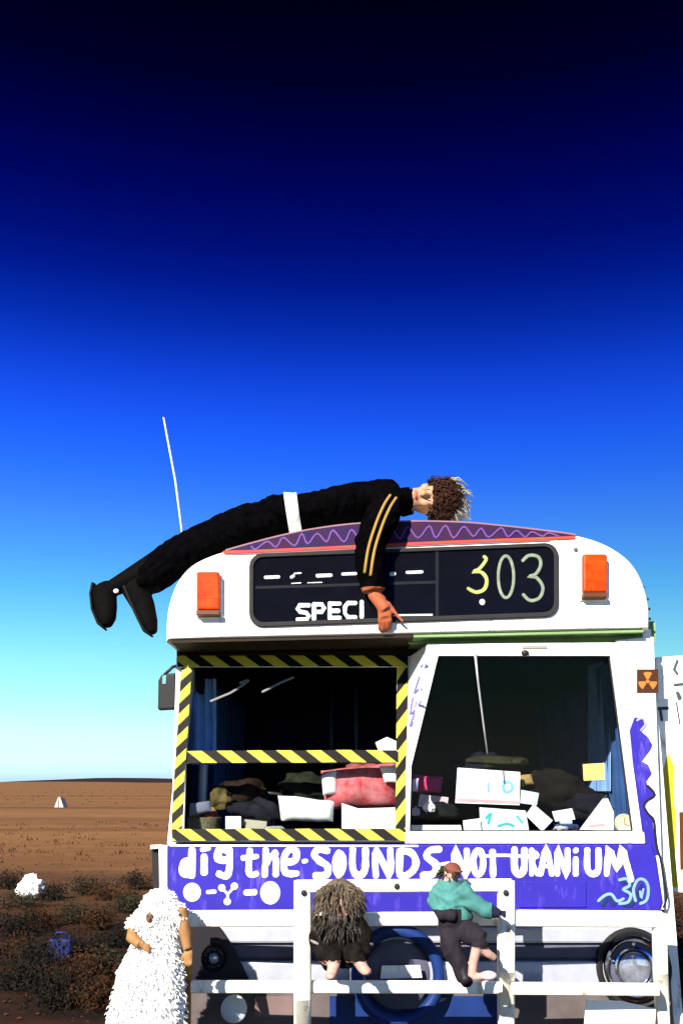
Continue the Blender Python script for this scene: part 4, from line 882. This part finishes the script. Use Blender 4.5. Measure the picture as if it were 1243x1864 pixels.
    ball('sock', at(212, 1076, 5.565), (.016, .012, .013), WHCLOTH, root, 10, 8)
    ball('badge', at(643, 909, 5.335), (.008, .006, .018), PAPER, root, 10, 8)
    # face details
    for s in (-1, 1):
        e = hc + V((.004, -.085, s * .032)); ball('eye', e, (.008, .008, .013), mat('eye_white', (.7, .68, .65), .2), root, 10, 8); ball('pupil', e + V((0, -.006, 0)), (.0055, .004, .0055), BLACKP, root, 8, 6)
        tube('eyebrow', [hc + V((.026, -.098, s * .012)), hc + V((.034, -.094, s * .034)), hc + V((.026, -.08, s * .055))], [.004, .006, .003], HAIR, root, 6)
    ball('lips', hc + V((-.068, -.102, 0)), (.010, .008, .024), mat('lip', (.45, .10, .07), .4), root, 12, 8)
    # hair: cap and shaggy locks, some bleached
    rd = random.Random(5)
    def locks(name, n, m, spread, r0):
        vs_, fs = [], []
        for i in range(n):
            a = rd.uniform(0, 6.28); b = rd.uniform(-.5, 1.5)
            nrm = V((math.sin(b) * .9 + .25, math.cos(a) * math.cos(b) * .9 + .28, math.sin(a) * math.cos(b))).normalized()
            if nrm.y < -.45 and nrm.x < .55: continue
            p0 = hc + V((.035 + nrm.x * .118, .02 + nrm.y * .105, nrm.z * .095)); d = (nrm * .7 + V((.75, .1, -.35)) * spread + V((rd.uniform(-.5, .5), rd.uniform(-.5, .5), rd.uniform(-.5, .5)))).normalized()
            l = rd.uniform(.04, .10) * spread
            tube_geo([p0 - nrm * .01, p0 + d * l * .4 + nrm * .02, p0 + d * l + V((0, 0, -.02 * spread))], [r0, r0 * .8, r0 * .25], vs_, fs, 5)
        return mesh(name, vs_, fs, m, root, True)
    def cap(vs_, fs):
        n = 18
        ball_geo(hc + V((.055, .035, .006)), (.108, .105, .102), vs_, fs, 20, 12)
        ball_geo(hc + V((.105, -.03, .0)), (.055, .07, .085), vs_, fs, 14, 10)
    figure('hair', cap, .008, [HAIR], None, root, 3)
    vs_, fs = [], []
    for i in range(700):
        a = rd.uniform(0, 6.28); b = rd.uniform(-1.2, 1.5); nn = V((math.sin(b), -abs(math.cos(a)) * math.cos(b), math.sin(a) * math.cos(b)))
        p0 = hc + V((.095 + nn.x * .062, -.03 + nn.y * .074, nn.z * .092)); d = V((rd.uniform(-.5, 1), rd.uniform(-.4, .1), rd.uniform(-1.1, .5))); d = (d - nn * d.dot(nn)).normalized() * .95 + nn * rd.uniform(.0, .35); l = rd.uniform(.03, .085)
        tube_geo([p0 - nn * .006, p0 + d * l * .5 + nn * .012, p0 + d * l], [.0042, .0034, .001], vs_, fs, 5)
    mesh('fringe', vs_, fs, mat('auburn_hair', (.055, .018, .008), .7, vary=.4, scale=40), root, True)
    locks('hair_locks', 700, HAIR, .7, .0045)
    vs_, fs = [], []
    for i in range(300):
        z0 = rd.uniform(-.09, .11); p0 = hc + V((.160 + rd.uniform(-.05, .02) - abs(z0) * .3, rd.uniform(-.05, .08), z0)); l = rd.uniform(.05, .11)
        d = V((rd.uniform(.5, 1), rd.uniform(-.4, .2), rd.uniform(-.9, .45))).normalized()
        tube_geo([p0, p0 + d * l * .5 + V((.008, 0, .006)), p0 + d * l + V((.0, 0, -.025))], [.0048, .0042, .0015], vs_, fs, 6)
    mesh('bleached_locks', vs_, fs, PALEHAIR, root, True)['label'] = 'bleached pale locks at the back of the head'
roof_person()

# --- small figure in a white hooded robe by the left front corner
def robe_person():
    Y = 4.78; c0 = at(278, 1842, Y); base = V((at(268, 1900, Y).x, Y, 0))
    root = empty('person', base, 'small figure in a shaggy white hooded fleece with bare arms at the bus corner', 'person')
    rows = [(1683, 262, 322), (1692, 251, 325), (1705, 248, 324), (1725, 241, 325), (1750, 229, 327), (1775, 218, 328), (1800, 213, 330), (1842, 203, 331), (1900, 192, 334), (1980, 178, 338), (2070, 162, 344)]
    rows = smooth_pts(rows, 4); vs_, fs = [], []; n = 64
    for j, (y, xl, xr) in enumerate(rows):
        a, b = at(xl, y, Y), at(xr, y, Y); cx, r = (a.x + b.x) / 2, (b.x - a.x) / 2; z = max(a.z, .02); t = j / (len(rows) - 1)
        for k in range(n):
            w = 2 * math.pi * k / n; f = 1 + t * (.06 * math.sin(7 * w + 1.5 * t) + .045 * math.sin(12 * w + 2)) + .03 * noise.noise(V((math.cos(w) * 1.5, math.sin(w) * 1.5, z * 5)))
            vs_.append((cx + r * math.cos(w) * f, Y + r * .72 * math.sin(w) * f, z))
    for j in range(len(rows) - 1):
        for k in range(n): fs.append((j * n + k, j * n + (k + 1) % n, (j + 1) * n + (k + 1) % n, (j + 1) * n + k))
    fs.append(tuple(range(n)))
    rb_ = mesh('robe', vs_, fs, WHCLOTH, root, True)
    def fleece(name, me, n, l0, sd_):
        rd = random.Random(sd_); tv, tf = [], []; pol = [q for q in me.polygons if q.area > 1e-7]
        wt = [q.area for q in pol]
        for q in rd.choices(pol, wt, k=n):
            c = q.center + V((rd.gauss(0, .004), rd.gauss(0, .004), rd.gauss(0, .004))); nn = q.normal
            if nn.dot(c - V((hc.x, Y, c.z))) < 0: nn = -nn
            d = (nn * rd.uniform(.4, 1.1) + V((rd.gauss(0, .35), rd.gauss(0, .35), -.8))).normalized(); l = l0 * rd.uniform(.5, 1.3)
            tube_geo([c - nn * .004, c + d * l * .5 + nn * .004, c + d * l], [.0030, .0026, .0008], tv, tf, 4)
        return mesh(name, tv, tf, WHCLOTH, root, True)
    hc = at(288, 1659, Y); fleece('fleece', rb_.data, 11000, .022, 4)
    def build(v, f):
        ball_geo(hc + V((0, 0, -.005)), (.062, .07, .072), v, f, 16, 12); tube_geo([hc, hc - V((0, 0, .12))], [.04, .05], v, f, 12)
        tube_geo([at(290, 1690, Y), at(285, 1760, Y), at(275, 1850, Y)], [(.06, .05), (.08, .06), (.1, .08)], v, f, 14, (1, 0, 0))
        for p in ([(312, 1662, Y), (331, 1660, Y - .02), (337, 1700, Y - .03), (342, 1728, Y - .04)], [(264, 1676, Y), (244, 1692, Y - .03), (240, 1706, Y - .06), (256, 1720, Y - .10)]):
            tube_geo([at(*q) for q in p], [.034, .030, .027, .02], v, f, 10)
        h = at(343, 1732, Y - .04)
        tube_geo([h, h + V((.004, 0, -.03))], [(.022, .012), (.02, .011)], v, f, 10, (1, 0, 0))
        for k in range(4): tube_geo([h + V((-.014 + k * .01, 0, -.022)), h + V((-.012 + k * .0098, -.008, -.05)), h + V((-.010 + k * .009, -.002, -.066 + abs(k - 1.5) * .006))], [.006, .0056, .004], v, f, 6)
        tube_geo([h + V((-.016, 0, -.004)), h + V((-.028, -.008, -.026)), h + V((-.026, -.012, -.04))], [.006, .0055, .004], v, f, 6)
        h2 = at(257, 1723, Y - .10)
        for k in range(4): tube_geo([h2 + V((0, 0, .01)), h2 + V((.022, -.005, .012 - k * .010)), h2 + V((.042, 0, .006 - k * .010))], [.008, .006, .004], v, f, 6)
        tube_geo([h2, h2 + V((.012, -.012, .024))], [.006, .004], v, f, 6)
    def pick(c): return 0
    figure('body', build, .005, [mat('tanned_skin', (.30, .155, .06), .6, vary=.15, scale=20)], None, root, 3)
    def hood(v, f):
        # hood shell with an opening to the front left
        ball_geo(hc + V((.006, .012, .006)), (.078, .084, .084), v, f, 20, 14)
        tube_geo([hc + V((.01, .01, -.03)), at(288, 1686, Y), at(287, 1704, Y)], [(.075, .07), (.085, .065), (.09, .065)], v, f, 18, (1, 0, 0))
        for p, r in (([(298, 1684, Y), (316, 1670, Y), (331, 1660, Y - .015)], [.06, .052, .044]), ([(282, 1682, Y), (265, 1676, Y - .005), (254, 1684, Y - .015), (247, 1694, Y - .025)], [.06, .05, .048, .042])):
            tube_geo([at(*q) for q in p], r, v, f, 14)
    hd2 = figure('hood', hood, .006, [WHCLOTH], None, root, 3); fleece('hood_fleece', hd2.data, 3200, .016, 5)
    fc = hc + V((-.02, -.078, -.018))
    tube('hood_rim', [fc + V((.024 * math.cos(i * .2618), .004, .030 * math.sin(i * .2618))) for i in range(25)], .008, WHCLOTH, root, 8)
    ball('face', fc + V((0, .012, 0)), (.023, .016, .029), mat('shaded_face', (.13, .07, .035), .7), root, 16, 10)  # dark face colour carries the shade inside the hood
    ball('nose', fc + V((0, -.005, -.002)), (.004, .006, .007), MATS['shaded_face'], root, 8, 6)
    for s in (-.009, .009): ball('eye', fc + V((s, -.002, .007)), (.004, .003, .003), BLACKP, root, 8, 6)
    ball('mouth', fc + V((0, -.002, -.014)), (.006, .003, .002), BLACKP, root, 8, 6)
robe_person()

# --- two dolls sitting on the bull bar
def shag(name, c, ax, n, m, root, seed, l0=.05, down=.6, front=True, r=.006):
    rd = random.Random(seed); vs_, fs = [], []
    for i in range(n):
        d = V((rd.gauss(0, 1), rd.gauss(0, 1), rd.gauss(.3, 1))).normalized()
        if d.z < -.35: continue
        p0 = V(c) + V((d.x * ax[0], d.y * ax[1], d.z * ax[2])); l = rd.uniform(.5, 1) * l0; t = (d * .5 + V((rd.uniform(-.3, .3), rd.uniform(-.3, .3), -down))).normalized()
        tube_geo([p0 - d * .01, p0 + t * l * .5 + d * .008, p0 + t * l], [r, r * .8, r * .3], vs_, fs, 5)
    return mesh(name, vs_, fs, m, root, True)
def doll_a():
    Y = BB - .09; root = empty('doll', at(615, 1790, Y), 'rag doll with shaggy grey brown hair and black coat on the bull bar', 'doll')
    hc = at(618, 1640, Y)
    def build(v, f):
        ball_geo(hc, (.075, .075, .08), v, f, 16, 12)
        tube_geo([at(618, 1655, Y), at(617, 1680, Y), at(616, 1720, Y + .01), at(616, 1752, Y + .02)], [(.05, .05), (.105, .075), (.10, .085), (.085, .08)], v, f, 18, (1, 0, 0))
        for p in ([(590, 1675, Y), (577, 1712, Y - .02), (590, 1740, Y - .06), (606, 1748, Y - .09)], [(642, 1675, Y), (664, 1705, Y - .02), (660, 1732, Y - .06), (648, 1736, Y - .08)]):
            tube_geo([at(*q) for q in p], [.045, .04, .032, .024], v, f, 12)
        for p in ([(600, 1745, Y), (606, 1740, Y - .09), (607, 1760, Y - .10), (604, 1772, Y - .105)], [(632, 1742, Y), (647, 1732, Y - .09), (655, 1752, Y - .10), (663, 1766, Y - .105)]):
            tube_geo([at(*q) for q in p], [.045, .04, .028, .024], v, f, 12)
        for x, y in ((602, 1776), (666, 1768)): ball_geo(at(x, y, Y - .115), (.026, .04, .018), v, f, 12, 8)
    za = at(600, 1742, Y).z
    def pick(c):
        return 1 if (c.z < za and c.y < Y - .075) or c.z > at(600, 1668, Y).z else 0
    figure('body', build, .005, [mat('dark_fleece', (.012, .010, .009), .95, vary=.4, scale=30, spec=.03), SKIN2], pick, root, 3, (.012, (0,)))
    gh = mat('grey_brown_hair', (.15, .115, .08), .8, vary=.35, scale=25)
    def capf(v, f): ball_geo(hc + V((0, .012, .01)), (.088, .085, .088), v, f, 18, 12)
    figure('hair', capf, .007, [gh], None, root, 2); shag('hair_locks', hc + V((0, .0, .005)), (.088, .088, .088), 900, gh, root, 3, .085, .8, True, .0028)
    shag('shawl_fuzz', at(617, 1690, Y), (.108, .08, .075), 700, mat('grey_fuzz', (.055, .047, .042), .95, vary=.4, scale=25), root, 8, .05, .9, True, .003)
    # collar, coat edge and a grey cuff
    torus('collar', at(618, 1667, Y - .005), .058, .014, Matrix.Rotation(.1, 3, 'X'), mat('dark_grey_wool', (.06, .055, .06), .9), root, 24, 8)
    for q in ((664, 1712, Y - .022), (578, 1716, Y - .022)): torus('cuff', at(*q), .036, .008, Matrix.Rotation(.5, 3, 'Y'), mat('grey_wool', (.24, .23, .23), .9), root, 20, 8)
def doll_b():
    Y = BB - .09; root = empty('doll', at(840, 1790, Y), 'doll in teal jacket and reddish cap with pale bent legs on the bull bar', 'doll')
    hc = at(820, 1590, Y); TEALC = mat('teal_jacket', (.06, .21, .20), .8, vary=.2, scale=14); TR = mat('dark_trouser', (.015, .012, .018), .85)
    def build(v, f):
        ball_geo(hc, (.036, .038, .04), v, f, 14, 10)
        tube_geo([at(818, 1600, Y), at(815, 1614, Y), at(818, 1640, Y), at(826, 1664, Y), at(830, 1690, Y + .005)], [(.03, .03), (.075, .058), (.09, .07), (.078, .064), (.072, .06)], v, f, 16, (1, 0, 0))
        tube_geo([at(836, 1618, Y - .03), at(858, 1640, Y - .05), at(884, 1656, Y - .05), at(908, 1663, Y - .045)], [.044, .040, .034, .022], v, f, 12)
        tube_geo([at(798, 1618, Y), at(790, 1640, Y - .03), at(806, 1662, Y - .06), at(828, 1668, Y - .07)], [.034, .032, .028, .02], v, f, 12)
        tube_geo([at(838, 1690, Y), at(858, 1700, Y - .06), at(878, 1712, Y - .09)], [.052, .045, .038], v, f, 12)
        tube_geo([at(822, 1690, Y), at(818, 1720, Y - .03), at(836, 1755, Y - .04), at(846, 1782, Y - .05)], [.052, .045, .036, .026], v, f, 12)
        tube_geo([at(878, 1712, Y - .09), at(868, 1722, Y - .10), at(861, 1752, Y - .09), at(858, 1778, Y - .085)], [.032, .024, .021, .018], v, f, 12)
        tube_geo([at(872, 1722, Y - .09), at(888, 1736, Y - .08), at(900, 1744, Y - .06)], [.026, .019, .016], v, f, 10)
        ball_geo(at(887, 1775, Y - .1), (.035, .026, .018), v, f, 12, 8); tube_geo([at(858, 1778, Y - .085), at(885, 1777, Y - .1)], [.016, .016], v, f, 8)
        h = at(912, 1664, Y - .045)
        for k in range(4): tube_geo([h + V((-.008, 0, .004)), h + V((.012, -.008, .014 - k * .009)), h + V((.022, .01, .012 - k * .009))], [.007, .0055, .0045], v, f, 6)
        tube_geo([h, h + V((.004, -.014, .018))], [.006, .004], v, f, 6)
    z1, z2, x2 = at(820, 1652, Y).z, at(870, 1716, Y).z, at(850, 1730, Y - .09).x
    def pick(c):
        if c.x > at(893, 1660, Y - .05).x and c.z > at(890, 1680, Y).z: return 3
        if c.x > at(836, 1650, Y).x and c.z > at(860, 1672, Y).z - .5 * 0 and c.y < Y - .02 and c.z > at(860, 1675, Y).z: return 0
        if c.z > at(820, 1603, Y).z: return 2
        if c.z > z1: return 0
        if c.z < z2 and c.x > x2: return 2
        return 1
    figure('body', build, .005, [TEALC, TR, SKIN2, mat('navy_glove', (.012, .016, .04), .8)], pick, root, 3, (.012, (0, 1)))
    CAPM = mat('red_brown_cap', (.16, .05, .035), .85)
    def capf(v, f):
        ball_geo(hc + V((.008, 0, .016)), (.042, .044, .034), v, f, 16, 10); tube_geo([hc + V((.02, -.02, .016)), hc + V((.045, -.045, .01))], [(.03, .006), (.02, .005)], v, f, 10, (1, 1, 0))
    figure('cap', capf, .004, [CAPM], None, root, 2)
    shag('hair', hc + V((-.012, .004, -.006)), (.036, .036, .03), 130, mat('green_black_hair', (.02, .028, .01), .8), root, 9, .035, .5, True, .004)
    torus('collar', at(817, 1606, Y - .004), .032, .009, Matrix.Rotation(.1, 3, 'X'), TEALC, root, 20, 8)
    ball('shoe', at(889, 1776, Y - .102), (.038, .028, .020), mat('pale_pink_shoe', (.62, .46, .50), .6), root, 12, 8); tube('boot', [at(836, 1755, Y - .04), at(846, 1780, Y - .05), at(850, 1788, Y - .075)], [.038, .032, .028], BLACKP, root, 10)
doll_a(); doll_b()
